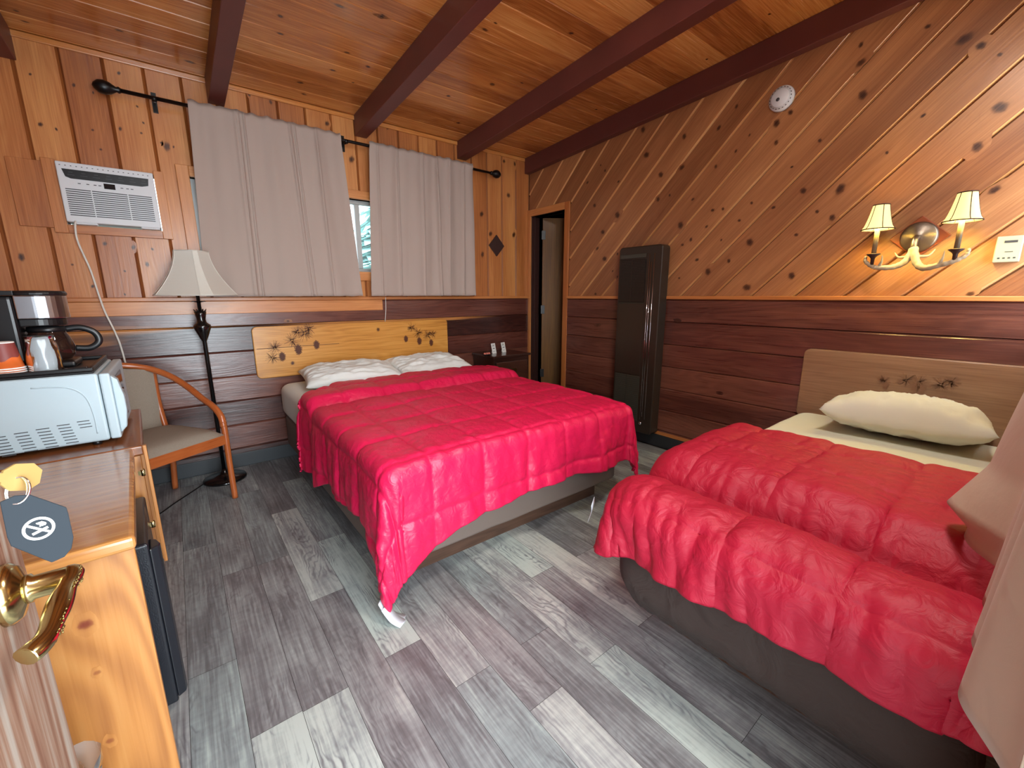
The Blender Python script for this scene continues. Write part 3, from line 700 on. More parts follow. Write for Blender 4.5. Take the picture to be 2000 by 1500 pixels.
def rrect(u0, u1, v0, v1, r, n=6):
    out = []
    for cu, cv, a0 in ((u1 - r, v0 + r, -PI / 2), (u1 - r, v1 - r, 0), (u0 + r, v1 - r, PI / 2), (u0 + r, v0 + r, PI)):
        for k in range(n + 1): a = a0 + PI / 2 * k / n; out.append((cu + r * math.cos(a), cv + r * math.sin(a)))
    return out
fh = lambda u, v, n: (v, -.020 - n, u)   # u=z, v=x
hb = thing('headboard', 'wide golden pine headboard with burned pine cones behind the larger bed', 'headboard', (-1.85, -.03, .65))
b = MB(); b.poly_prism([(z, x) for x, z in rrect(-2.648, -1.048, .648, 1.030, .035)], .026, fh, rnd=.5)
b.knot(lambda u, v, n: fh(u, v, n + .026), .745, -2.405, .011, 1.1); b.knot(lambda u, v, n: fh(u, v, n + .026), .965, -1.72, .012, 1.1)
b.build('panel', M_headb, hb, bevel=.005)
b = MB(); fr_ = lambda u, v, n: (u, -.0464 - n, v)
def hp(x, y): P = on_y(480 + x / 4.762, 600 + y / 4.762, -.0465); return P.x, P.z
G = []
for x, y, s_r, kd in ((340, 460, .040, 'cone'), (490, 395, .046, 'cone'), (658, 350, .040, 'cone'), (270, 380, .055, 'n'), (250, 470, .05, 'n'), (430, 310, .06, 'n'), (550, 240, .065, 'n'), (590, 200, .05, 'n'), (480, 230, .05, 'n'),
                      (1490, 295, .034, 'cone'), (1615, 315, .040, 'cone'), (1725, 330, .036, 'cone'), (1545, 190, .05, 'n'), (1600, 235, .05, 'n'), (1690, 260, .05, 'n'), (1740, 250, .045, 'n')):
    u, v = hp(x, y); G.append((u, v, s_r * (1.0 if kd == 'cone' else .85), kd))
drawing(b, fr_, G); b.box((-2.63, -.0470, .868), (-2.05, -.0463, .872))
b.build('pine_cone_drawing', M_pinec, hb)
hb2 = thing('headboard', 'pale wood headboard with faint pine cones behind the smaller bed', 'headboard', (-.03, -3.15, .5))
fh2 = lambda u, v, n: (-.020 - n, v, u)
b = MB(); b.poly_prism([(z, y) for y, z in rrect(-3.66, -2.675, .50, .925, .035)], .026, fh2, rnd=.4); b.build('panel', M_headb2, hb2, bevel=.005)
b = MB(); G = []
for x, y, s_r, kd in ((920, 770, .022, 'cone'), (1030, 745, .016, 'cone'), (1150, 780, .034, 'cone'), (1200, 800, .030, 'cone'), (1380, 890, .026, 'cone'), (900, 740, .03, 'n'), (1080, 730, .035, 'n'), (1180, 750, .04, 'n'), (1350, 765, .04, 'n'), (1430, 750, .03, 'n')):
    P = on_x(1500 + x / 4, 560 + y / 4, -.0465); G.append((P.y, P.z, s_r, kd))
drawing(b, lambda u, v, n: (-.0464 - n, u, v), G); b.build('pine_cone_drawing', mat('faded_drawing_brown', (136, 98, 72), .6), hb2)

# ------------------------------------------------------------ beds
def soft_box(x0, x1, y0, y1, z0, z1, r=.05, nseg=5, n=24, wob=.004, seed=0):
    """rounded slab as a closed grid"""
    b = MB(); prof = []
    for k in range(nseg + 1): a = -PI / 2 + PI / 2 * k / nseg; prof.append((r - r * math.cos(a), z0 + r + r * math.sin(a)))
    for k in range(nseg + 1): a = PI / 2 * k / nseg; prof.append((r - r * math.cos(a), z1 - r + r * math.sin(a)))
    def loop(ins):
        P = []; R_ = .09
        cs = ((x1 - R_, y0 + R_, -PI / 2), (x1 - R_, y1 - R_, 0), (x0 + R_, y1 - R_, PI / 2), (x0 + R_, y0 + R_, PI))
        for cx, cy, a0 in cs:
            for k in range(7): a = a0 + PI / 2 * k / 6; q = R_ - ins; P.append((cx + q * math.cos(a), cy + q * math.sin(a)))
        out = []
        for i in range(len(P)):
            a, c = P[i], P[(i + 1) % len(P)]; m = 12 if (Vector(a) - Vector(c)).length > .2 else 1
            for k in range(m): t = k / m; out.append((a[0] + (c[0] - a[0]) * t, a[1] + (c[1] - a[1]) * t))
        return out
    rows = []
    for ins, z in prof: rows.append([(x, y, z + wob * noise.noise((x * 6, y * 6, z * 9 + seed))) for x, y in loop(ins)])
    ids = b.grid(rows, closed_v=True); b.face(ids[-1], None, .5, 0, True); b.face(ids[0][::-1], None, .5, 0, True)
    return b

QX0, QX1, QF = -2.52, -.99, -2.10
qb = thing('bed', 'larger bed with white sheets on a low dark wood platform', 'bed', (-1.76, -1.05, 0))
b = MB(); b.box((-2.345, -1.955, 0), (-1.10, -1.92, .135), grain='x'); b.box((-2.345, -1.92, 0), (-2.315, -.1, .135), grain='y'); b.box((-1.13, -1.92, 0), (-1.10, -.1, .135), grain='y'); b.build('platform', M_platf, qb, bevel=.003)
b = soft_box(QX0 + .01, QX1 - .01, QF + .03, -.05, .136, .36, r=.02); b.build('box_spring', M_taupe, qb)
b = soft_box(QX0, QX1, QF + .01, -.05, .362, .605, r=.06); b.build('mattress', M_sheet, qb)

TY0, TY1, TF = -2.70, -3.655, -1.93
tb = thing('bed', 'smaller bed with cream sheets and dark brown fitted skirt beside the front curtain', 'bed', (-1.0, -3.18, 0))
b = MB(); b.box((-1.72, -3.52, 0), (-.12, -2.85, .11), grain='x'); b.build('platform', M_platf, tb, bevel=.003)
# box spring cover: gathered dark cloth
per = []
def tper():
    R_ = .13; x0, x1, y0, y1 = TF + .02, -.055, TY1 + .005, TY0 - .005; P = []
    for cx, cy, a0, rr_ in ((x0 + R_, y1 - R_, PI / 2, R_), (x0 + R_, y0 + R_, PI, R_)):
        for k in range(9): a = a0 + PI / 2 * k / 8; P.append((cx + rr_ * math.cos(a), cy + rr_ * math.sin(a), math.cos(a), math.sin(a)))
    P = [(x1, y1, 0, 1)] + P + [(x1, y0, 0, -1)]
    out = []
    for i in range(len(P) - 1):
        a, c = P[i], P[i + 1]; m = max(1, int((Vector(a[:2]) - Vector(c[:2])).length / .012))
        for k in range(m): t = k / m; out.append(tuple(a[q] + (c[q] - a[q]) * t for q in range(4)))
    out.append(P[-1]); return out
PR = tper(); rows = []
for k in range(15):
    t = k / 14; z = .40 - .292 * t; ins = .012 + .02 * math.sin(t * PI) * -1 + .10 * max(0, t - .55) ** 1.5 * 2.2
    row = []
    for i, (x, y, nx, ny) in enumerate(PR):
        g = (.0045 * math.sin(i * 1.15 + 3 * noise.noise((i * .03, 0, 1))) * max(0, t - .5) * 2 + .012 * noise.noise((i * .05, t * 3, 4)))
        row.append((x - nx * (ins - g), y - ny * (ins - g), z + .006 * noise.noise((i * .04, 9, 2))))
    rows.append(row)
b = MB(); b.grid(rows); inner = [(x - nx * .16, y - ny * .13, .110) for (x, y, nx, ny) in PR]
b.grid([rows[-1], inner]); b.build('box_spring_cover', M_brown, tb, fixn=False)
b = soft_box(TF, -.055, TY1, TY0, .36, .545, r=.05, seed=3); b.build('mattress', M_sheet2, tb)

# pillows
def pillow(name, M, wx, wy, h, mat_, seed, label, sag=0.0):
    b = MB(); n = 44
    def P(u, v, s):
        # pinched corner cushion outline
        au, av = abs(u), abs(v)
        ex = (1 - au ** 2.6) * (1 - av ** 2.6); ex = max(ex, 0) ** .42
        px = u * wx / 2 * (1 - .05 * (1 - av * av) ** 1 * au ** 2 * 1.2); py = v * wy / 2 * (1 - .07 * (1 - u * u) * av ** 2)
        wr = .018 * noise.noise((u * 2.2 + seed, v * 3.5, s)) + .013 * noise.noise((u * 5, v * 9 + seed, s)) + .006 * noise.noise((u * 12 + seed, v * 20, s))
        z = s * h / 2 * ex + wr * min(1, ex * 1.6)
        if s < 0: z *= .55
        z -= sag * u * u
        return M @ Vector((px, py, z + h * .275 + .004))
    top = [[P(-1 + 2 * i / n, -1 + 2 * j / n, 1) for j in range(n + 1)] for i in range(n + 1)]
    bot = [[P(-1 + 2 * i / n, -1 + 2 * j / n, -1) for j in range(n + 1)] for i in range(n + 1)]
    b.grid(top); b.grid([r[::-1] for r in bot])
    o = b.build(name, mat_, fixn=False)
    bm = bmesh.new(); bm.from_mesh(o.data); bmesh.ops.remove_doubles(bm, verts=bm.verts, dist=.0005); bmesh.ops.recalc_face_normals(bm, faces=bm.faces); bm.to_mesh(o.data); bm.free()
    return tag(o, label, 'pillow')
RX = lambda a: Matrix.Rotation(a, 4, 'X'); RY = lambda a: Matrix.Rotation(a, 4, 'Y'); RZ = lambda a: Matrix.Rotation(a, 4, 'Z')
TR = lambda *a: Matrix.Translation(a)
pillow('pillow', TR(-2.065, -.36, .612) @ RZ(-.10) @ RX(.10), .70, .46, .17, M_pil, 1.3, 'white pillow lying nearer the floor lamp, left of two on the larger bed')
pillow('pillow', TR(-1.40, -.30, .612) @ RZ(.02) @ RX(.14), .68, .44, .16, M_pil, 5.1, 'white pillow nearer the nightstand, right of two on the larger bed')
pillow('pillow', TR(-.295, -3.215, .552) @ RZ(.06) @ RY(.20), .44, .62, .27, M_pil2, 9.4, 'cream pillow alone on the smaller bed against the pale headboard')

def sst(a, b_, x): t = min(1, max(0, (x - a) / (b_ - a))); return t * t * (3 - 2 * t)
# comforter built as one draped quilted sheet
def comforter(name, label, mat_, fmap, W, w_head, Lf, ztop_f, D_l, D_f, D_r, corner_l, corner_r, R=.06, qs=.255, qoff=(0, 0), seed=0, m=34, nw=110, nl=110, left=True, right=True, flare=.02, quilt=.011, wr=1.0, headdrop=.02, fold=.0, hoff=None):
    us = [u for u in np.linspace(0, 1, nw + 1)]; ws = [v for v in np.linspace(0, 1, nl + 1)]
    ml = m if left else 0; mr = m if right else 0
    rows = []; cl = []
    for jj in range(nl + 1 + m):
        row = []; crow = []
        kyi = max(0, jj - nl); wv0 = w_head + (Lf - R - w_head) * ws[min(jj, nl)]
        for ii in range(-ml, nw + 1 + mr):
            wv = wv0
            if ii < 0: kx, side, s = -ii, -1, 0.0
            elif ii > nw: kx, side, s = ii - nw, 1, 1.0
            else: kx, side, s = 0, 0, us[ii]
            ua, ub = (R if left else 0), W - (R if right else 0)
            u = ua + (ub - ua) * s
            kmax = max(kx, kyi); v = kmax / m
            if hoff: wv += hoff(min(max(u, 0), W)) * (1 - ws[min(jj, nl)]) ** 2.2
            z0 = ztop_f(min(max(u, 0), W), wv)
            if kmax == 0:
                P = Vector((u, wv, z0)); cu, cw = u, wv
            else:
                if kyi == 0: n2 = Vector((side, 0)); D = (D_l(wv) if side < 0 else D_r(wv)); th = 0
                elif kx == 0: n2 = Vector((0, 1)); D = D_f(u); th = PI / 2
                else:
                    th = math.atan2(kyi, kx); n2 = Vector((side * math.cos(th), math.sin(th)))
                    Ds = D_l(wv) if side < 0 else D_r(wv); t = th / (PI / 2); pk = corner_l if side < 0 else corner_r
                    D = Ds * (1 - t) + D_f(u) * t + pk * max(0, 1 - abs(t - .5) / .5) ** 1.5
                arc = R * PI / 2; Ltot = arc + D; l = v * Ltot
                if l < arc: out = R * math.sin(l / R); dz = R * (1 - math.cos(l / R))
                else: out = R; dz = R + l - arc
                # flare and vertical pleats of the hanging cloth
                hang = max(0, l - arc) ; per_ = (wv if kyi == 0 else (Lf + (u if side <= 0 else 0) + th * .2 * side))
                cyc = u * 1.0 if kyi > 0 and kx == 0 else wv
                pl = noise.noise((cyc * 5.5 + th * 3 + seed, side * 3.1 + (2 if kyi else 0), 1.0)) * .045 + noise.noise((cyc * 15 + th * 6 + seed, side * 5, hang * 1.5)) * .016
                if kx and kyi: sm_ = math.sin(th * 2) ** .5; pl = pl * (1 - sm_) + .045 * math.sin(th * 2) ** 2 + .012 * math.sin(th * 9 + seed) * sm_
                out += (flare + pl) * min(1, hang / .25) * wr
                zz = z0 - dz
                if zz < .008: out += (.008 - zz) * .7; zz = .008 + .002 * (out)
                P = Vector((u + n2.x * out, wv + n2.y * out, zz))
                cu, cw = u + n2.x * l, wv + n2.y * l
            row.append(P); crow.append((cu, cw))
        rows.append(row); cl.append(crow)
    A = np.array([[list(p) for p in r] for r in rows]); Cc = np.array(cl)
    du = np.gradient(A, axis=1); dv = np.gradient(A, axis=0); nn = np.cross(du, dv); nn /= (np.linalg.norm(nn, axis=2, keepdims=True) + 1e-9)
    if nn[nl // 2, nw // 2 + ml][2] < 0: nn = -nn
    d1 = np.abs((Cc[..., 0] - qoff[0] + qs / 2) % qs - qs / 2); d2 = np.abs((Cc[..., 1] - qoff[1] + qs / 2) % qs - qs / 2)
    puff = quilt * (1 - np.exp(-(d1 / .014) ** 1.4)) * (1 - np.exp(-(d2 / .014) ** 1.4)) + quilt * .5 * (1 - np.exp(-(d1 / .06) ** 1.5)) * (1 - np.exp(-(d2 / .06) ** 1.5))
    disp = puff.copy()
    for j in range(A.shape[0]):
        for i in range(A.shape[1]):
            cu, cw = Cc[j, i]
            if fold: disp[j, i] += fold * sst(nl * .93, nl + 8, j) * (noise.noise((cu * 13 + cw * 3, cw * 3.0, seed + 20)) + .6 * noise.noise((cu * 26 - cw * 6, cw * 4.0, seed + 21)))
            sk_ = .4 if (j > nl or i < ml or i > nw + ml) else 1.0
            k2 = math.exp(-d2[j, i] / .055); k1 = math.exp(-d1[j, i] / .055)
            disp[j, i] += wr * (.0075 * sk_ * k2 * noise.noise((cu * 38, cw * 7, seed)) + .0055 * sk_ * k1 * noise.noise((cu * 8, cw * 34, seed + 3)) + .009 * noise.noise((cu * 4.5, cw * 4.5, seed)) + .005 * noise.noise((cu * 11, cw * 9, seed + 8)) + .0022 * noise.noise((cu * 30, cw * 30, seed + 5)))
    A = A + nn * disp[..., None]
    pts = [[fmap(*A[j, i]) for i in range(A.shape[1])] for j in range(A.shape[0])]
    # head edge rolls down to the sheet
    e0 = [fmap(A[0, i][0], A[0, i][1] - .012, A[0, i][2] - .012) for i in range(A.shape[1])]
    e1 = [fmap(A[0, i][0], A[0, i][1] - .006, A[0, i][2] - headdrop) for i in range(A.shape[1])]
    pts = [e1, e0] + pts
    b = MB(); b.grid(pts); o = b.build(name, mat_, fixn=False)
    me = o.data
    if me.polygons[len(me.polygons) // 2].normal.z < 0:
        me.flip_normals()
    sd = o.modifiers.new('thick', 'SOLIDIFY'); sd.thickness = .014; sd.offset = -1
    return o, A

# larger bed: folded back strip between w=.62 and 1.05
def zq(u, w_):
    z = .624 + .042 * sst(.60, .68, w_) * (1 - sst(.99, 1.07, w_)) - .012 * math.exp(-((w_ - 1.075) / .02) ** 2)
    z += .012 * noise.noise((u * 2.2, w_ * 2.2, 3)) - .012 * sst(1.7, 2.05, w_)
    return z + .01 * math.sin(PI * u / 1.53)
def DLq(w_): return .40 - .12 * sst(1.10, 1.45, w_) + .015 * math.sin(w_ * 9) + .09 * sst(1.88, 2.08, w_)
def DFq(u): return .265 + .02 * math.sin(u * 5 + .6) - .01 * sst(.8, 1.5, u) + .17 * max(0, 1 - u / .36) ** 1.6
oq, Aq = comforter('comforter', '', M_comf, lambda u, w_, z: Vector((QX0 - .01 + u, -w_, z)), QX1 - QX0 + .02, .62, 2.14, zq, DLq, DFq, lambda w_: .30, .13, .12, qoff=(.20, .06), seed=2, nw=230, nl=240, m=66, flare=.02, quilt=.0085, wr=.75, fold=.007, hoff=lambda u: .27 * math.exp(-(u / .20) ** 1.6))
tag(oq, 'crimson quilted comforter on the larger bed, one corner hanging to the floor', 'comforter')
def zt(u, w_):
    z = .562 + .080 * sst(.90, 1.04, w_) * (1 - sst(1.56, 1.70, w_)) - .040 * math.exp(-((w_ - 1.695) / .028) ** 2)
    z += .030 * math.sin(PI * sst(1.70, 1.97, w_)) - .03 * (1 - sst(0, .12, u)) * sst(1.6, 1.8, w_)
    return z + .016 * noise.noise((u * 3, w_ * 3, 7))
def DLt(w_): return .12 + .04 * sst(1.6, 1.8, w_)
def DFt(u): return .112 + .022 * (1 - sst(.0, .22, u)) + .012 * math.sin(u * 7)
ot, At = comforter('comforter', '', M_comf2, lambda u, w_, z: Vector((-w_, TY0 + .005 - u, z)), TY0 - TY1 + .02, .93, 1.955, zt, DLt, DFt, lambda w_: .03, .02, .02, R=.09, qoff=(.16, .05), qs=.27, seed=11, nw=150, nl=170, m=40, flare=-.005, wr=1.15, quilt=.007, fold=.015)
tag(ot, 'deep red comforter folded double on the smaller bed beside the front curtain', 'comforter')

# care labels
def label_strip(name, pts, wdir, wd, parent, mat_=M_label):
    b = MB(); W_ = Vector(wdir).normalized() * wd / 2
    b.grid([[Vector(p) - W_, Vector(p) + W_] for p in spline(pts, 5)]); o = b.build(name, mat_, parent, fixn=False); o['label'] = 'white satin care label'
    sd = o.modifiers.new('t', 'SOLIDIFY'); sd.thickness = .0008
    return o
label_strip('care_label', [(-2.575, -2.140, .080), (-2.560, -2.160, .042), (-2.535, -2.180, .015), (-2.505, -2.205, .004)], (.6, .75, 0), .045, oq)
label_strip('care_label', [(-2.565, -2.160, .060), (-2.545, -2.195, .02), (-2.520, -2.225, .003)], (.8, .5, 0), .045, oq)
label_strip('care_label', [(-1.93, -2.645, .50), (-1.925, -2.642, .47), (-1.935, -2.635, .43)], (.5, .2, .4), .04, ot)

# ------------------------------------------------------------ nightstand and what stands on it
ns = thing('nightstand', 'dark stained nightstand in the corner between the larger bed and the bathroom doorway', 'nightstand', (-.53, -.21, 0))
NX0, NX1, NY = -.765, -.305, -.40
b = MB(); b.box((NX0 + .015, NY + .02, .06), (NX1 - .015, -.025, .66), grain='x'); b.build('body', M_darkwood, ns, bevel=.003)
b = MB(); b.box((NX0, NY, .66), (NX1, -.022, .684), grain='x'); b.build('top', M_darkwood, ns, bevel=.006)
b = MB(); b.box((NX0 + .01, NY + .01, .0), (NX1 - .01, -.03, .06), grain='x'); b.build('plinth', M_darkwood, ns, bevel=.003)
for z in (.43, .22, .08):
    b = MB(); b.box((NX0 + .04, NY + .004, z), (NX1 - .04, NY + .02, z + .19 if z > .1 else z + .12), grain='x'); dr = b.build('drawer', M_darkwood, ns, bevel=.005)
    zc0 = z + (.10 if z > .1 else .06); xc = (NX0 + NX1) / 2
    b = MB(); b.tube(spline([(xc - .04, NY, zc0 + .008), (xc - .03, NY - .018, zc0 - .008), (xc, NY - .022, zc0 - .014), (xc + .03, NY - .018, zc0 - .008), (xc + .04, NY, zc0 + .008)], 4), .0045, n=8)
    b.poly_prism([(xc - .055, zc0 + .006), (xc - .04, zc0 - .008), (xc - .01, zc0 - .002), (xc + .01, zc0 - .002), (xc + .04, zc0 - .008), (xc + .055, zc0 + .006), (xc + .04, zc0 + .02), (xc, zc0 + .014), (xc - .04, zc0 + .02)], .003, lambda u, v, n: (u, NY + .004 - n, v))
    b.build('drawer_pull', M_brassd, dr)
for (px, py, lab, lean) in ((966, 686, 'white notice card standing behind the red wrapped item on the nightstand', .10), (985, 683, 'white notice card standing nearer the doorway on the nightstand', .02)):
    c0 = on_y(px, py, -.215 if px < 970 else -.20); M_ = TR(c0.x, c0.y, .684) @ RZ(.25) @ RX(-.22)
    t_o = thing('notice_card', lab, 'card', (c0.x, c0.y, .684))
    b = MB(); b.box((-.030, -.001, 0), (.030, .001, .100), M=M_); b.build('card', M_paper, t_o)
    b = MB(); b.box((-.016, -.0016, .045), (.014, -.001, .080), M=M_); b.box((-.02, -.0016, .088), (.02, -.001, .091), M=M_); b.box((-.02, -.0016, .02), (.012, -.001, .023), M=M_); b.build('print', M_dkprint, t_o)
    b = MB(); b.box((-.02, .02, 0), (.02, .022, .07), M=TR(c0.x, c0.y, .684) @ RZ(.25) @ RX(.2)); b.build('easel_back', M_paper, t_o)
c0 = on_y(951, 683, -.29); sp0 = thing('soap_dish', 'small black dish holding red wrapped soap on the nightstand', 'dish', (c0.x, c0.y, .684))
b = MB(); b.lathe([(.025, 0), (.04, .012), (.038, .014), (.024, .004), (0, .004)], (c0.x, c0.y, .684), n=20, scale=(1.2, .8)); b.build('dish', M_blk, sp0)
b = MB()
for k in range(3): b.lathe([(.0, 0), (.012, .003), (.014, .010), (.010, .018), (0, .020)], (c0.x - .024 + k * .024, c0.y, .692), n=12)
b.build('wrapped_soap', M_red, sp0)

# ------------------------------------------------------------ wall heater
ht = thing('wall_heater', 'tall dark brown gas wall heater between the bathroom doorway and the smaller bed', 'heater', (-.06, -1.49, .11))
HY0, HY1, HX = -1.695, -1.295, -.125
b = MB(); b.poly_prism([(z, y) for y, z in rrect(HY0, HY1, .115, 1.625, .03)], .105, lambda u, v, n: (-.018 - n, v, u)); b.build('cabinet', M_heater, ht, bevel=.010, seg=3)
b = MB(); b.box((HX - .004, HY0 + .135, 1.19), (HX + .003, HY1 - .02, 1.525)); b.build('upper_grille', M_heatd, ht, bevel=.002)
b = MB()
for k in range(26): b.box((HX - .0075, HY0 + .14, 1.20 + k * .0125), (HX - .0035, HY1 - .025, 1.2045 + k * .0125))
b.box((HX - .009, -1.435, 1.19), (HX - .0035, -1.43, 1.525)); b.build('louvers', M_heater, ht)
b = MB(); b.box((HX - .004, HY0 + .135, .60), (HX + .003, HY1 - .02, 1.18)); b.build('front_panel', M_heater, ht, bevel=.002)
b = MB(); b.box((HX - .006, HY0 + .135, 1.181), (HX - .001, HY1 - .02, 1.187)); b.box((HX - .006, HY0 + .135, 1.535), (HX - .001, HY1 - .02, 1.565)); b.build('top_band', M_heatl, ht, bevel=.001)
b = MB(); b.box((HX - .004, HY0 + .135, .21), (HX + .003, -1.435, .59)); b.box((HX - .004, -1.43, .21), (HX + .003, HY1 - .02, .59))
for k in range(22): b.box((HX - .0065, HY0 + .14, .22 + k * .0165), (HX - .0035, HY1 - .025, .2225 + k * .0165))
b.build('lower_panel', M_heatl, ht, bevel=.001)
for y, zt_, zb_ in ((HY0 + .105, 1.56, .23), (HY0 + .062, 1.56, .24), (HY0 + .088, 1.50, .26)):
    b = MB(); b.tube([(HX - .003, y, zb_), (HX - .003, y, zt_)], .0022, n=6); b.build('chrome_strip', M_chrome, ht)
b = MB(); b.lathe([(.014, 0), (.014, .008), (.009, .012), (0, .012)], (HX - .001, HY0 + .10, .20), axis='x', M=Matrix.Scale(-1, 4, (1, 0, 0)), n=14); b.build('knob', M_chrome, ht)

# ------------------------------------------------------------ smoke detector, thermostat
sm = thing('smoke_detector', 'round white smoke detector high on the diagonal board wall', 'smoke detector', (0, -2.36, 2.41))
b = MB(); b.lathe([(.070, .0), (.070, .012), (.066, .022), (.052, .028), (.052, .030), (.048, .036), (.0, .037)], (-.0005, -2.362, 2.408), axis='x', M=Matrix.Scale(-1, 4, (1, 0, 0)), n=36); b.build('case', M_acw, sm)
b = MB(); b.lathe([(.010, .037), (.010, .039), (0, .0395)], (0, -2.352, 2.40), axis='x', M=Matrix.Scale(-1, 4, (1, 0, 0)), n=14)
for k in range(20):
    a = 2 * PI * k / 20; b.box((-.0302, -.0035, -.0015), (-.0275, .0035, .0015), M=TR(0, -2.362 + .059 * math.cos(a), 2.408 + .059 * math.sin(a)) @ RX(a + PI / 2))
b.build('vent_slots', M_grey, sm)
th = thing('thermostat', 'ivory thermostat on the wall right of the antler sconce', 'thermostat', (0, -3.41, 1.39))
b = MB(); b.box((-.030, -3.455, 1.392), (-.0005, -3.372, 1.508)); b.build('case', M_thermo, th, bevel=.004)
b = MB(); b.box((-.0315, -3.438, 1.478), (-.0298, -3.398, 1.488)); b.box((-.0315, -3.43, 1.437), (-.0298, -3.405, 1.440))
for k in range(4): b.box((-.031, -3.442 + k * .016, 1.408), (-.0298, -3.434 + k * .016, 1.414))
b.build('dial_window', M_grey, th)

# ------------------------------------------------------------ antler sconce
sc = thing('wall_sconce', 'lit two-lamp antler wall sconce on a diamond plaque above the smaller bed', 'wall lamp', (0, -3.10, 1.53))
cy, cz = -3.10, 1.535
b = MB(); b.poly_prism([(cy - .118, cz), (cy, cz - .105), (cy + .118, cz), (cy, cz + .105)], .018, lambda u, v, n: (-n - .001, u, v)); b.build('diamond_plaque', M_redwood, sc, bevel=.004)
b = MB(); b.lathe([(.074, .019), (.074, .026), (.066, .034), (.050, .036), (.030, .050), (.0, .052)], (0, cy, cz), axis='x', M=Matrix.Scale(-1, 4, (1, 0, 0)), n=32)
b.tube(spline([(-.05, cy, cz - .005), (-.085, cy, cz - .01), (-.10, cy, cz - .05), (-.10, cy - .005, cz - .085)], 6), [.013] * 19, n=12); b.build('backplate', M_bronze, sc)
def ant(pts, rs, extra):
    b = MB(); P = spline(pts, 8); n = len(P); r = [rs[0] + (rs[1] - rs[0]) * (i / (n - 1)) + .0012 * math.sin(i * 1.7) for i in range(n)]
    b.tube(P, r, n=12)
    for q, r0 in extra: Q = spline(q, 6); b.tube(Q, [r0 * (1 - .85 * i / (len(Q) - 1)) for i in range(len(Q))], n=10)
    return b
yl, yr, cx = -2.960, -3.262, -.165
zl = 1.415
ant([(-.10, cy + .0, cz - .07), (-.12, cy + .02, cz - .125), (-.145, -3.04, 1.385), (cx, -2.985, 1.385), (cx, yl + .0, 1.393), (cx + .01, yl + .03, 1.418), (cx + .015, yl + .034, 1.445)], (.017, .006),
    [([(cx, -2.99, 1.388), (cx - .01, -3.0, 1.415), (cx - .012, -2.998, 1.445)], .009), ([(-.105, cy + .015, cz - .10), (-.10, cy + .05, cz - .10), (-.09, cy + .07, cz - .075)], .009)]).build('antler', M_antler, sc)
ant([(-.10, cy, cz - .06), (-.125, cy - .025, cz - .13), (-.15, -3.16, 1.375), (cx, -3.215, 1.385), (cx, yr, 1.40), (cx + .01, yr - .035, 1.425), (cx + .015, yr - .04, 1.455)], (.019, .006),
    [([(cx, -3.21, 1.385), (cx - .01, -3.222, 1.415), (cx - .012, -3.225, 1.45)], .010), ([(-.105, cy - .02, cz - .10), (-.10, cy - .06, cz - .10), (-.09, cy - .08, cz - .07)], .009)]).build('antler', M_antler, sc)
for y, zb, zt2 in ((yl, 1.575, 1.693), (yr, 1.577, 1.70)):
    b = MB(); b.lathe([(.0, 1.398), (.008, 1.40), (.009, 1.43), (.013, 1.438), (.030, 1.452), (.028, 1.455), (.010, 1.452), (.010, 1.456)], (cx, y, 0), n=16); b.build('drip_cup', M_jamb, sc)
    b = MB(); b.lathe([(.0105, 1.452), (.0105, 1.600), (.0, 1.600)], (cx, y, 0), n=14); b.build('candle_sleeve', M_candle, sc)
    prof = []
    for k in range(9): t = k / 8; prof.append((.066 - .034 * (t ** .62), zb + (zt2 - zb) * t))
    b = MB(); rows = [[(cx + r * math.cos(2 * PI * q / 32), y + r * math.sin(2 * PI * q / 32), z) for q in range(32)] for r, z in prof]; b.grid(rows, closed_v=True); sh = b.build('lamp_shade', M_lampglow, sc, fixn=False)
    sd = sh.modifiers.new('t', 'SOLIDIFY'); sd.thickness = .0012
    b = MB()
    for r, z in (prof[0], prof[-1]): b.tube([(cx + (r + .0012) * math.cos(2 * PI * q / 32), y + (r + .0012) * math.sin(2 * PI * q / 32), z) for q in range(32)], .0028, n=6, closed=True)
    for q in range(6): a = 2 * PI * q / 6 + .5; b.tube([(cx + (r + .001) * math.cos(a), y + (r + .001) * math.sin(a), z) for r, z in prof], .0018, n=6)
    b.build('shade_trim', M_jamb, sh)
    l = bpy.data.lights.new('sconce_bulb', 'POINT'); l.energy = 4.6; l.color = (1.0, .90, .34); l.shadow_soft_size = .018
    lo = bpy.data.objects.new('sconce_bulb', l); C.objects.link(lo); lo.location = (cx, y, 1.625)

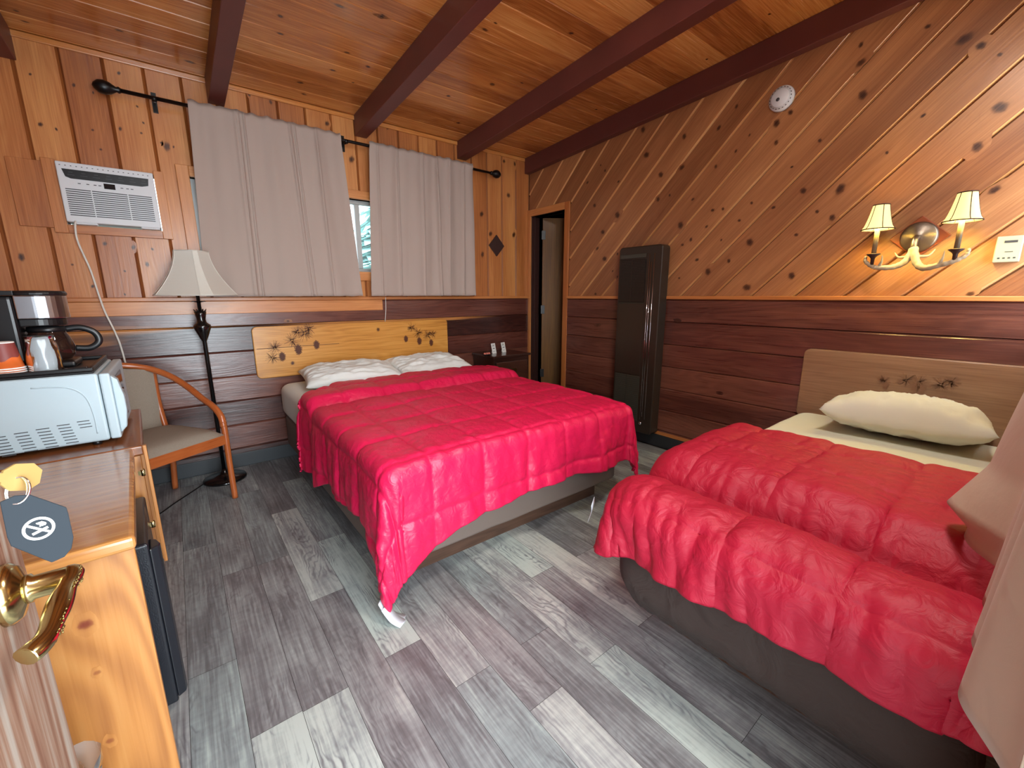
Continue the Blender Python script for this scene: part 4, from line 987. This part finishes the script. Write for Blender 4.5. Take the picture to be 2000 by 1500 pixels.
# ------------------------------------------------------------ floor lamp
LX, LY = -2.935, -.20
fl = thing('floor_lamp', 'black floor lamp with pale bell shade standing behind the armchair', 'floor lamp', (LX, LY, 0))
b = MB(); b.lathe([(0, 0), (.128, 0), (.130, .008), (.124, .018), (.07, .026), (.03, .040), (.018, .06), (.014, .075)], (LX, LY, 0), n=36); b.build('base', M_blkg, fl)
b = MB(); b.lathe([(.0125, .07), (.0125, .96), (.016, .97), (.022, .982), (.036, 1.02), (.048, 1.052), (.046, 1.066), (.028, 1.080), (.023, 1.10), (.029, 1.13), (.033, 1.152), (.022, 1.154), (.011, 1.154), (.010, 1.30), (.010, 1.34)], (LX, LY, 0), n=24); b.build('pole', M_blkg, fl)
b = MB()
for k in range(6):
    a = k * PI / 3; b.tube(spline([(LX + .012 * math.cos(a), LY + .012 * math.sin(a), 1.145), (LX + .026 * math.cos(a), LY + .026 * math.sin(a), 1.155), (LX + .034 * math.cos(a), LY + .034 * math.sin(a), 1.168)], 4), [.006, .006, .0055, .005, .0045, .004, .003, .002, .001], n=6)
    b.tube([(LX + .008 * math.cos(a), LY + .008 * math.sin(a), 1.212), (LX + .030 * math.cos(a), LY + .030 * math.sin(a), 1.216), (LX + .040 * math.cos(a), LY + .040 * math.sin(a), 1.213)], [.004, .003, .0008], n=6)
b.build('leaf_ornament', M_blkg, fl)
b = MB(); rows = []
a0 = math.atan2(CAMPOS.y - LY, CAMPOS.x - LX) + .22
for k in range(15):
    t = k / 14; hw_ = .072 + (.176 - .072) * t ** 1.75; ch = .30; z = 1.522 - .268 * t
    row = []
    for q in range(4):
        a = a0 + q * PI / 2
        for s_ in (-1, 1):
            v = Vector((1 - ch * .5, 0)) * 0
            # corner cut facing direction a: two points
            d = Vector((math.cos(a), math.sin(a))); n_ = Vector((-math.sin(a), math.cos(a)))
            rad = hw_ * (math.sqrt(2) - ch * .62); pt = d * rad + n_ * s_ * hw_ * ch * .62
            row.append((LX + pt.x, LY + pt.y, z))
    rows.append(row)
b.grid(rows, closed_v=True, smooth=False); sh = b.build('lamp_shade', M_shade, fl, fixn=False); sd = sh.modifiers.new('t', 'SOLIDIFY'); sd.thickness = .002
b = MB()
for row in (rows[0], rows[-1]): b.tube([Vector(p) for p in row], .0035, n=6, closed=True)
for q in range(8): b.tube([Vector(r[q]) for r in rows], .0025, n=6)
b.build('shade_piping', M_shade, sh)
b = MB(); b.tube(spline([(LX - .10, LY, .012), (-3.2, -.42, .006), (-3.35, -.62, .006), (-3.6, -.7, .006)], 8), .004, n=8); b.build('cable', M_blk, fl)

# ------------------------------------------------------------ armchair
ch = thing('armchair', 'reddish wood armchair with grey tweed seat beside the floor lamp', 'chair', (-3.2, -.5, 0))
FR = Vector((-2.916, -.57, 0)); bk = Vector((-.54, .842, 0)).normalized(); ac_ = Vector((-.842, -.54, 0)).normalized()
def cp(a, d, z): return FR + ac_ * a + bk * d + Vector((0, 0, z))
WD, DP = .52, .47
for k, (a, sgn) in enumerate(((0, 1), (WD, -1))):
    b = MB(); b.tube(spline([cp(a - .0 * sgn, -.005, 0), cp(a, 0, .2), cp(a, .0, .42), cp(a, .005, .50)], 6), .0165, n=14); b.build('leg', M_chairw, ch)
    b = MB(); b.tube(spline([cp(a + .03 * sgn, DP + .03, 0), cp(a + .03 * sgn, DP, .25), cp(a + .035 * sgn, DP - .02, .44)], 6), .0165, n=14); b.build('leg', M_chairw, ch)
b = MB()
pth = [cp(0, .003, .47), cp(-.004, .02, .53), cp(-.006, .075, .585), cp(-.006, .17, .635), cp(.0, .27, .70), cp(.025, .37, .765), cp(.08, .455, .815), cp(.17, .515, .845), cp(WD / 2, .535, .852)]
pth += [cp(WD - a, d, z) for a, d, z in ((.17, .515, .845), (.08, .455, .815), (.025, .37, .765), (0, .27, .70), (-.006, .17, .635), (-.006, .075, .585), (-.004, .02, .53), (0, .003, .47))]
b.tube(spline(pth, 6), .0185, n=14); b.build('arm_rail', M_chairw, ch)
b = MB()
b.box((.0, -.011, .36), (WD, .011, .42), grain='x', M=Matrix(((ac_.x, bk.x, 0, FR.x), (ac_.y, bk.y, 0, FR.y), (0, 0, 1, 0), (0, 0, 0, 1))))
for a in (.0, WD - .02): b.box((a, .0, .37), (a + .02, DP, .42), grain='y', M=Matrix(((ac_.x, bk.x, 0, FR.x), (ac_.y, bk.y, 0, FR.y), (0, 0, 1, 0), (0, 0, 0, 1))))
b.box((.02, DP - .02, .37), (WD - .02, DP, .42), grain='x', M=Matrix(((ac_.x, bk.x, 0, FR.x), (ac_.y, bk.y, 0, FR.y), (0, 0, 1, 0), (0, 0, 0, 1))))
b.build('seat_rail', M_chairw, ch, bevel=.004)
b = MB(); n = 20; rows = []
for i in range(n + 1):
    u = -1 + 2 * i / n; row = []
    for j in range(n + 1):
        v = -1 + 2 * j / n; hh_ = (1 - abs(u) ** 5) * (1 - abs(v) ** 5)
        row.append(cp(WD / 2 + u * (WD / 2 - .012), DP / 2 - .01 + v * (DP / 2 - .0), .420 + .048 * max(hh_, 0) ** .45 + .01 * (1 - u * u) * (1 - v * v)))
    rows.append(row)
b.grid(rows); b.build('seat_cushion', M_uph, ch, fixn=False)
for a in (.055, WD - .055):
    b = MB(); b.tube(spline([cp(a, DP - .03, .42), cp(a - (.0), DP - .0, .60), cp(a, DP + .0, .80)], 6), .017, n=12, flat=.8); b.build('back_post', M_chairw, ch)
b = MB(); rows = []; rows2 = []
for i in range(17):
    u = -1 + 2 * i / 16; row = []; row2 = []
    for j in range(13):
        v = j / 12; a = WD / 2 + u * (WD / 2 - .065); bow = .045 * (1 - u * u)
        th_ = .018 * (1 - abs(u) ** 6) + .004; d = DP - .012 + bow * (.4 + .6 * v); z = .44 + (.395 - .035 * u * u) * v
        row.append(cp(a, d - th_, z)); row2.append(cp(a, d + th_, z))
    rows.append(row); rows2.append(row2)
b.grid(rows); b.grid([r[::-1] for r in rows2]); b.build('backrest', M_uph, ch, fixn=True)

# ------------------------------------------------------------ desk with fridge bay
ds = thing('desk', 'varnished pine desk with an open fridge bay, standing along the left wall', 'desk', (-3.19, -2.447, 0))
ang_ = .057
DM = TR(-3.19, -2.447, 0) @ RZ(ang_)    # local: +y away from camera, -x towards the wall
def knotD(b, x, z, r, k0=1): b.knot(lambda u, v, n: DM @ Vector((u, .028 - n, v)), x, z, r, 1.0, rnd=.3, k0=k0)
b = MB(); b.box((-.60, .028, .0), (-.006, .052, .712), grain='z', rnd=.31, M=DM)
for px, py, r_k, k_k in ((167, 1220, .010, 1), (190, 1314, .005, .7), (215, 1447, .006, .7), (110, 1105, .005, .6)):
    P = DM.inverted() @ on_y(px, py, -2.426); knotD(b, P.x, P.z, r_k, k_k)
b.build('side_panel', M_desk, ds, bevel=.003)
b = MB(); b.box((-.60, .0, .712), (.0, .722, .745), grain='x', rnd=.4, M=DM); b.build('desk_top', M_desktop, ds, bevel=.010, seg=3)
DM2 = TR(-3.205, -1.735, 0) @ RZ(ang_)
b = MB(); b.box((-.56, .008, .712), (.0, .66, .747), grain='x', rnd=.8, M=DM2); b.build('desk_top', wood('dark_varnished_desk_top', (84, 44, 20), (126, 70, 32), (150, 90, 46), rough=.2, coat=.5, ring=.3, streak=.5), ds, bevel=.006, seg=3)
b = MB(); b.box((-.56, .012, .0), (-.012, .034, .711), grain='z', rnd=.6, M=DM2); b.build('side_panel', M_desk, ds, bevel=.002)
b = MB(); b.box((-.56, .63, .0), (-.012, .652, .711), grain='z', rnd=.6, M=DM2); b.build('side_panel', M_desk, ds, bevel=.002)
b = MB(); b.box((-.585, .06, .0), (-.57, 1.34, .70), grain='z', rnd=.6, M=DM); b.build('back_panel', M_desk, ds)
cdr = MB(); T2 = TR(-3.196, -1.742, 0) @ RZ(-1.25)
cdr.box((.0, -.008, .335), (.010, .008, .765), grain='z', M=TR(-3.203, -1.79, 0)); o = cdr.build('cabinet_door', M_desk, ds, bevel=.002)
for z in (.47, .66): b = MB(); b.tube([(-3.214, -1.79, z), (-3.214, -1.79, z + .022)], .006, n=10); b.box((-3.226, -1.794, z + .004), (-3.208, -1.788, z + .018)); b.build('hinge', M_brass, o)

fg = thing('mini_fridge', 'black mini fridge under the desk top, its door edge facing the camera', 'fridge', (-3.4, -1.9, 0))
FM = TR(-3.196, -2.135, 0) @ RZ(ang_)
b = MB(); b.box((-.42, .0, .02), (-.045, .385, .572), M=FM); b.build('body', M_fridge, fg, bevel=.006)
b = MB(); b.box((-.043, .0, .04), (-.006, .385, .575), M=FM); dd = b.build('fridge_door', M_fridge, fg, bevel=.008, seg=3)
b = MB(); b.poly_prism([(-.006, 0), (.014, .012), (.018, .03), (.010, .06), (-.006, .075)], .50, lambda u, v, n: FM @ Vector((u, v, .055 + n))); b.build('door_handle', M_fridge, dd, bevel=.004)
b = MB()
for x in (-.40, -.07):
    for y in (.02, .36): b.box((x, y, 0), (x + .03, y + .02, .02), M=FM)
b.build('foot', M_blk, fg)

# microwave
mw = thing('microwave', 'white microwave oven on the desk, its vented side facing the camera', 'microwave', (-3.45, -1.40, .747))
X1, Y0, Z0, Z1 = -3.292, -1.632, .760, .995
b = MB(); b.box((-3.64, Y0, Z0), (X1 - .002, -1.20, Z1)); b.build('case', M_white, mw, bevel=.008, seg=3)
b = MB(); b.box((X1, Y0, Z0 + .002), (X1 + .028, -1.20, Z1 - .002)); mdr = b.build('microwave_door', M_white, mw, bevel=.006, seg=3)
b = MB(); b.box((X1 + .0285, -1.60, Z0 + .03), (X1 + .031, -1.33, Z1 - .03)); b.build('door_glass', M_glassd, mdr)
b = MB(); pr = [(.0, .0), (.018, .02), (.026, .08), (.026, .13), (.016, .19), (.0, .205)]
b.poly_prism(pr, .035, lambda u, v, n: (X1 + .028 + u, -1.625 + n, Z0 + .018 + v)); b.build('door_handle', M_white, mdr, bevel=.004)
b = MB()
for c in range(6):
    x = -3.603 + c * .0475; rows_ = (0, 7) if c in (1, 2, 3, 4) else (1, 4)
    if c == 5: rows_ = (0, 3)
    for r in range(*rows_):
        xx = x + r * .002; z = .842 - r * .0105 + (.004 * c)
        if xx < X1 - .02: b.box((xx, Y0 - .0012, z - .035 + .01), (xx + .030, Y0 + .001, z - .035 + .0125))
b.build('vent_slots', M_grey, mw)
b = MB()
b.tube(spline([(-3.45, Y0 - .0005, .965), (-3.375, Y0 - .0005, .958), (-3.335, Y0 - .0005, .925), (-3.322, Y0 - .0005, .86), (-3.322, Y0 - .0005, .79)], 6), .0025, n=6); b.build('embossed_line', M_white, mw)
b = MB()
for x in (-3.62, -3.33):
    for y in (-1.61, -1.25): b.lathe([(.012, .747), (.012, .760)], (x, y, 0), n=12)
b.build('foot', M_blk, mw)

# tray, coffee maker, cups on the microwave
ty = thing('serving_tray', 'black serving tray on top of the white microwave', 'tray', (-3.46, -1.46, .995))
b = MB(); b.box((-3.66, -1.625, .9955), (-3.302, -1.225, 1.003)); b.build('tray_base', M_blk, ty, bevel=.003)
b = MB()
for lo, hi in (((-3.66, -1.625, 1.003), (-3.302, -1.613, 1.016)), ((-3.66, -1.237, 1.003), (-3.302, -1.225, 1.016)), ((-3.314, -1.613, 1.003), (-3.302, -1.237, 1.016)), ((-3.66, -1.613, 1.003), (-3.648, -1.237, 1.016))): b.box(lo, hi)
b.build('tray_rim', M_blk, ty, bevel=.003)
cm = thing('coffee_maker', 'black and steel drip coffee maker on the tray, above the microwave', 'coffee maker', (-3.50, -1.40, 1.003))
cyy = -1.40
b = MB(); b.box((-3.60, cyy - .075, 1.004), (-3.36, cyy + .075, 1.026)); b.build('base', M_blk, cm, bevel=.008, seg=3)
b = MB(); b.box((-3.60, cyy - .075, 1.026), (-3.475, cyy + .075, 1.252)); b.build('water_tank', M_blk, cm, bevel=.012, seg=3)
def dcyl(z0, z1, r, xc):
    b = MB(); P0 = [(-3.474, -r), (xc, -r)] + [(xc + r * math.sin(a), -r * math.cos(a)) for a in np.linspace(.1, PI - .1, 18)] + [(xc, r), (-3.474, r)]
    b.poly_prism(P0, z1 - z0, lambda u, v, n: (u, cyy + v, z0 + n)); return b
dcyl(1.175, 1.252, .073, -3.432).build('filter_basket', M_steel, cm, bevel=.003)
dcyl(1.150, 1.175, .066, -3.436).build('basket_bottom', M_blk, cm, bevel=.003)
b = MB(); b.box((-3.60, cyy - .077, 1.2525), (-3.47, cyy + .077, 1.268)); b.lathe([(.0, 1.2525), (.077, 1.2525), (.079, 1.260), (.074, 1.268), (0, 1.270)], (-3.434, cyy, 0), n=32); b.build('lid', M_blk, cm, bevel=.002)
b = MB(); b.lathe([(.0, 1.030), (.050, 1.030), (.060, 1.045), (.063, 1.075), (.055, 1.105), (.046, 1.125), (.046, 1.135)], (-3.425, cyy, 0), n=28); cg = b.build('carafe', M_glassd, cm)
b = MB(); b.lathe([(.048, 1.128), (.050, 1.133), (.048, 1.146), (.0, 1.148)], (-3.425, cyy, 0), n=24)
b.tube(spline([(-3.378, cyy, 1.135), (-3.34, cyy, 1.138), (-3.305, cyy, 1.118), (-3.298, cyy, 1.085), (-3.325, cyy, 1.063), (-3.362, cyy, 1.065)], 6), .008, n=10, flat=1.4); b.build('carafe_handle', M_blk, cg)
cx_, cy_ = -3.505, -1.56
for q, lab in ((3, 'topmost orange and maroon paper cup of the upside-down stack on the tray'), (2, 'second paper cup from the top of the upside-down stack, mostly its rim showing'), (1, 'third paper cup from the top of the upside-down stack, mostly its rim showing'), (0, 'lowest paper cup of the upside-down stack, its rim resting on the tray')):
    z0 = 1.0035 + q * .0068; cu = thing('paper_cup', lab, 'paper cup', (cx_, cy_, z0), 'paper cups stacked on the tray')
    sh_ = .0
    def rz(z): return .029 + .0115 * (z0 + .082 - z) / .08
    b = MB(); b.lathe([(rz(z0 + .082), z0 + .082), (rz(z0 + .004), z0 + .004)], (cx_, cy_, 0), n=28); b.build('cup_side', M_orange, cu)
    b = MB(); b.lathe([(.040, z0 + .001), (.0432, z0 + .0012), (.0436, z0 + .003), (.0432, z0 + .0048), (.040, z0 + .005)], (cx_, cy_, 0), n=28); b.build('cup_rim', M_paper, cu)
    if q == 3:
        b = MB(); rows = []
        for k in range(29):
            a = 2 * PI * k / 28; e_ = z0 + .040 + .010 * math.sin(a * 2 + 1) + .006 * math.sin(a * 5)
            rows.append([(cx_ + (rz(z) + .0006) * math.cos(a), cy_ + (rz(z) + .0006) * math.sin(a), z) for z in (z0 + .082, e_)])
        b.grid(rows); b.build('printed_band', M_maroon, cu)
        b = MB(); b.lathe([(0, z0 + .079), (.027, z0 + .079), (.0295, z0 + .083), (.0285, z0 + .086), (.0265, z0 + .083)], (cx_, cy_, 0), n=28); b.build('cup_bottom', M_paper, cu)
wc = thing('wrapped_cup', 'plastic-wrapped clear cup between the paper cups and the coffee carafe', 'cup', (-3.42, -1.555, 1.003))
b = MB(); b.lathe([(.030, 1.110), (.036, 1.006), (.038, 1.004)], (-3.42, -1.552, 0), n=24); b.build('cup', M_clear, wc)
b = MB(); rows = []
for k in range(10):
    t = k / 9; row = []
    for q in range(28):
        a = 2 * PI * q / 28; r = .0355 + .006 * t + .0045 * noise.noise((q * .9, k * .8, 3)) if False else .034 + .008 * (1 - t) + .005 * noise.noise((math.cos(a) * 3, math.sin(a) * 3, t * 4))
        row.append((-3.42 + r * math.cos(a), -1.552 + r * math.sin(a), 1.005 + .118 * t))
    rows.append(row)
ids = b.grid(rows, closed_v=True); b.face(ids[-1]); b.build('wrapper', M_clear, wc, fixn=False)
sg = MB(); M_green = mat('green_tea_sachet', (84, 120, 60), .6)
sg.box((-3.405, -1.610, 1.0035), (-3.345, -1.585, 1.010), M=None); tag(sg.build('condiment_sachet', M_green, bevel=.002), 'small green sachet lying on the tray in front of the wrapped cup', 'sachet')
sg = MB(); 
P_ = [(-3.365, -1.600), (-3.318, -1.595), (-3.32, -1.56), (-3.35, -1.555), (-3.375, -1.58)]
sg.poly_prism([(a, c_2) for a, c_2 in P_], .012, lambda u, v, n: (u, v, 1.0035 + n)); tag(sg.build('condiment_sachet', M_blk, bevel=.003), 'dark coffee sachet lying on the right front of the tray', 'sachet')

# ------------------------------------------------------------ entry door with lever, key and fob
ed = thing('door_2', 'x', 'x', (-3.28, -2.8, 0)); del ed['label']; del ed['category']; struct(ed)
b = MB(); b.box((-3.303, -3.70, .01), (-3.26, -2.80, 2.03), grain='z', rnd=.37); b.build('door_slab', M_weather, ed, bevel=.002)
ry, rz_ = -2.885, .905
lv = MB(); lv.lathe([(.036, 0), (.036, .006), (.030, .013), (.017, .017), (.014, .020), (.014, .024)], (-3.26, ry, rz_), axis='x', n=36)
lv.lathe([(.017, .017), (.017, .022), (.0140, .024), (.0140, .053), (0, .053)], (-3.26, ry, rz_), axis='x', n=28)
lh = lv.build('door_lever', M_brass, ed)
b = MB(); pts = spline([(-3.207, ry + .012, rz_ + .002), (-3.204, ry - .004, rz_ + .001), (-3.206, ry - .035, rz_ + .000), (-3.208, ry - .075, rz_ - .004), (-3.211, ry - .110, rz_ - .008), (-3.222, ry - .128, rz_ - .010)], 6)
n = len(pts); b.tube(pts, [.0112 + .0012 * math.sin(i * .5) for i in range(n)], n=12, flat=.8); b.build('lever_handle', M_brass, lh)
b = MB()
rr = random.Random(2)
for i in range(3, n - 5):
    for q in range(3):
        P = pts[i] + Vector((.0096, rr.uniform(-.002, .002), rr.uniform(-.006, .006))); b.lathe([(0, -.0010), (.0018, 0), (0, .0010)], P, axis='x', n=6)
b.build('hammered_texture', M_brassd, lh)
# lock cylinder
kz, ky = 1.118, -3.02
b = MB(); b.lathe([(.030, 0), (.030, .008), (.022, .016), (.012, .020), (0, .020)], (-3.26, ky - .07, kz - .0), axis='x', n=32); b.build('deadbolt', M_brass, ed)
kc_ = thing('key_ring', 'brass room key in the entry door lock with a dark no-smoking fob on its ring', 'key', (-3.20, -3.09, kz))
kb_ = Vector((-3.26, ky - .07, kz))
K0 = kb_ + Vector((.020, 0, 0))
tip = CAMPOS + pray(34, 932).normalized() * .60
b = MB()
d = (tip - K0); dn = d.normalized(); up = Vector((0, 0, 1)); sd_ = dn.cross(up).normalized(); up2 = sd_.cross(dn)
def kf(u, v, n): return K0 + dn * u + up2 * v + sd_ * (n - .001)
L_ = d.length
b.poly_prism([(-.002, -.004), (L_ - .012, -.004), (L_ - .012, .004), (-.002, .004)], .002, kf)
b.poly_prism([(L_ - .012, -.006), (L_ - .004, -.012), (L_ + .010, -.0125), (L_ + .018, -.006), (L_ + .018, .006), (L_ + .010, .0125), (L_ - .004, .012), (L_ - .012, .006)], .002, kf)
b.build('key', mat('worn_key_brass', (176, 146, 88), .5, metal=.4), kc_)
fc_ = CAMPOS + pray(79, 1034).normalized() * .60
# fob hangs vertically, faces the camera
fn = (CAMPOS - fc_); fn.z *= .55; fn.normalize(); fx = Vector((0, 0, 1)).cross(fn).normalized(); fy = fn.cross(fx)
tilt = .10
def ff(u, v, n):
    uu = u * math.cos(tilt) - v * math.sin(tilt); vv = u * math.sin(tilt) + v * math.cos(tilt)
    return fc_ + fx * uu + fy * vv + fn * n
SC = .000205
FP = [(x * .76, y * 1.02) for x, y in [(-98, 169), (-40, 177), (15, 162), (130, 57), (128, 30), (110, -83), (85, -128), (45, -153), (-10, -155), (-30, -133), (-125, -23), (-125, 17)]]
b = MB(); b.poly_prism([(x * SC, y * SC) for x, y in FP], .003, ff); fob = b.build('fob', M_fob, kc_, bevel=.0006)
b = MB(); 
def ring2(b, cx, cy, r0, r1, n0, n1, fr, m=40, mi=0, a0=0, a1=2 * PI):
    rows = [[fr(cx + r * math.cos(a0 + (a1 - a0) * k / m), cy + r * math.sin(a0 + (a1 - a0) * k / m), nn) for k in range(m + 1)] for r, nn in ((r0, n0), (r0, n1), (r1, n1), (r1, n0))]
    b.grid(rows, smooth=False)
ring2(b, -3 * SC, 9 * SC, 40 * SC, 50 * SC, .0030, .0034, ff)
def bar(b, x0, y0, x1, y1, w_):
    dx, dy = x1 - x0, y1 - y0; l = math.hypot(dx, dy); dx, dy = dx / l * w_ / 2, dy / l * w_ / 2
    b.poly_prism([((x0 - dy) * SC, (y0 + dx) * SC), ((x0 + dy) * SC, (y0 - dx) * SC), ((x1 + dy) * SC, (y1 - dx) * SC), ((x1 - dy) * SC, (y1 + dx) * SC)], .0034, ff)
bar(b, -32, 36, 27, -24, 9); bar(b, -27, -8, 24, 2, 10)
for k in range(3): b.tube([ff((2 + 7 * k + 5 * math.sin(t * 5)) * SC, (16 + 20 * t) * SC, .0033) for t in np.linspace(0, 1, 8)], .0007, n=5)
b.build('no_smoking_symbol', M_paper, fob)
b = MB(); top_ = ff(-30 * SC, 152 * SC, .001)
for s_ in (0, 1):
    mid_ = (top_ + tip) / 2 + Vector((0, 0, -.001)); ax = (tip - top_).normalized(); hl = (tip - top_).length / 2 + .001; sv = fx * (1 if s_ else .8) + fn * .25 * s_
    b.tube([mid_ + ax * hl * math.cos(a) + sv * .0075 * math.sin(a) + fn * .002 * s_ for a in np.linspace(0, 2 * PI, 25)[:-1]], .0009, n=6, closed=True)
b.build('split_ring', M_chrome, kc_)

# wastebasket with clear liner
wb = thing('wastebasket', 'dark wastebasket with a clear crumpled liner between the entry door and the desk', 'wastebasket', (-3.42, -2.60, 0))
b = MB(); b.lathe([(0, .002), (.085, .002), (.105, .27), (.108, .275), (.102, .272), (.083, .01), (0, .01)], (-3.40, -2.60, 0), n=30); b.build('bin', M_blk, wb)
b = MB(); rows = []
for k in range(16):
    t = k / 15; row = []
    for q in range(40):
        a = 2 * PI * q / 40; r = .112 - .01 * t + .020 * noise.noise((math.cos(a) * 2.2, math.sin(a) * 2.2, t * 2.5)) + .006 * noise.noise((a * 5, t * 6, 0))
        row.append((-3.40 + r * math.cos(a), -2.60 + r * math.sin(a), .16 + .215 * t + .035 * t * noise.noise((math.cos(a) * 2, math.sin(a) * 2, 9))))
    rows.append(row)
b.grid(rows, closed_v=True); b.build('liner', M_clear, wb, fixn=False)
b = MB()
rows = [[(-3.365 + .03 * u + .01 * noise.noise((u, v, 1)), -2.67 + .03 * v, .25 + .09 * v + .01 * noise.noise((u * 2, v * 2, 2))) for u in np.linspace(-1, 1, 8)] for v in np.linspace(0, 1, 8)]
b.grid(rows); o = b.build('crumpled_wrapper', mat('blue_wrapper', (40, 84, 140), .5), wb, fixn=False)

# ------------------------------------------------------------ front curtain beside the camera
def wave_sheet(name, xs_, zfun, yfun, mat_, label, nz=70):
    P = [[(x, yfun(x, t), zfun(x)[0] + (zfun(x)[1] - zfun(x)[0]) * t) for t in np.linspace(0, 1, nz)] for x in xs_]
    b = MB(); b.grid(P); o = b.build(name, mat_, fixn=False); sd = o.modifiers.new('t', 'SOLIDIFY'); sd.thickness = .003
    return tag(o, label, 'curtain')
def y1_(x, t):
    z = 2.30 + (.60 - 2.30) * t
    rise = sst(-2.27, -2.11, x)
    out = np.interp(z, [.6, .8, .92, 1.2, 2.3], [-3.597, -3.609, -3.617, -3.628, -3.636])
    return -3.662 + (out + 3.662) * rise - .014 * (1 - math.cos((x + 2.10) * 2 * PI / .16)) * (1 if x > -2.10 else 0) * .5 + .003 * noise.noise((x * 12, t * 4, 1))
wave_sheet('front_curtain', np.linspace(-2.27, -1.76, 90), lambda x: (2.30, .60 + .02 * (x + 2.1)), y1_, M_curt2, 'beige front curtain panel nearest the camera at the right edge')
def y2_(x, t):
    z = 2.30 + (.66 - 2.30) * t
    out = np.interp(z, [.64, .69, .735, .85, 1.04, 1.3, 2.3], [-3.540, -3.545, -3.500, -3.556, -3.580, -3.605, -3.630])
    k = math.exp(-((x + 1.58) / .13) ** 2)
    return -3.635 + (out + 3.635) * k + .012 * math.sin(x * 30) * (1 - k) + .006 * noise.noise((x * 9, t * 5, 6))
wave_sheet('front_curtain', np.linspace(-1.74, -.30, 150), lambda x: (2.30, .66), y2_, M_curt2, 'shaded front curtain panel bunched against the red comforter of the smaller bed', nz=110)
fr_o = thing('front_curtain_rod', 'black curtain rod above the front window beside the entry', 'curtain rod', (-1.3, -3.64, 2.3))
b = MB(); b.tube([(-2.33, -3.645, 2.295), (-.2, -3.645, 2.295)], .011, n=10)
for x in (-2.32, -.21): b.box((x - .01, -3.72, 2.28), (x + .01, -3.645, 2.31))
b.build('rod', M_rod, fr_o)
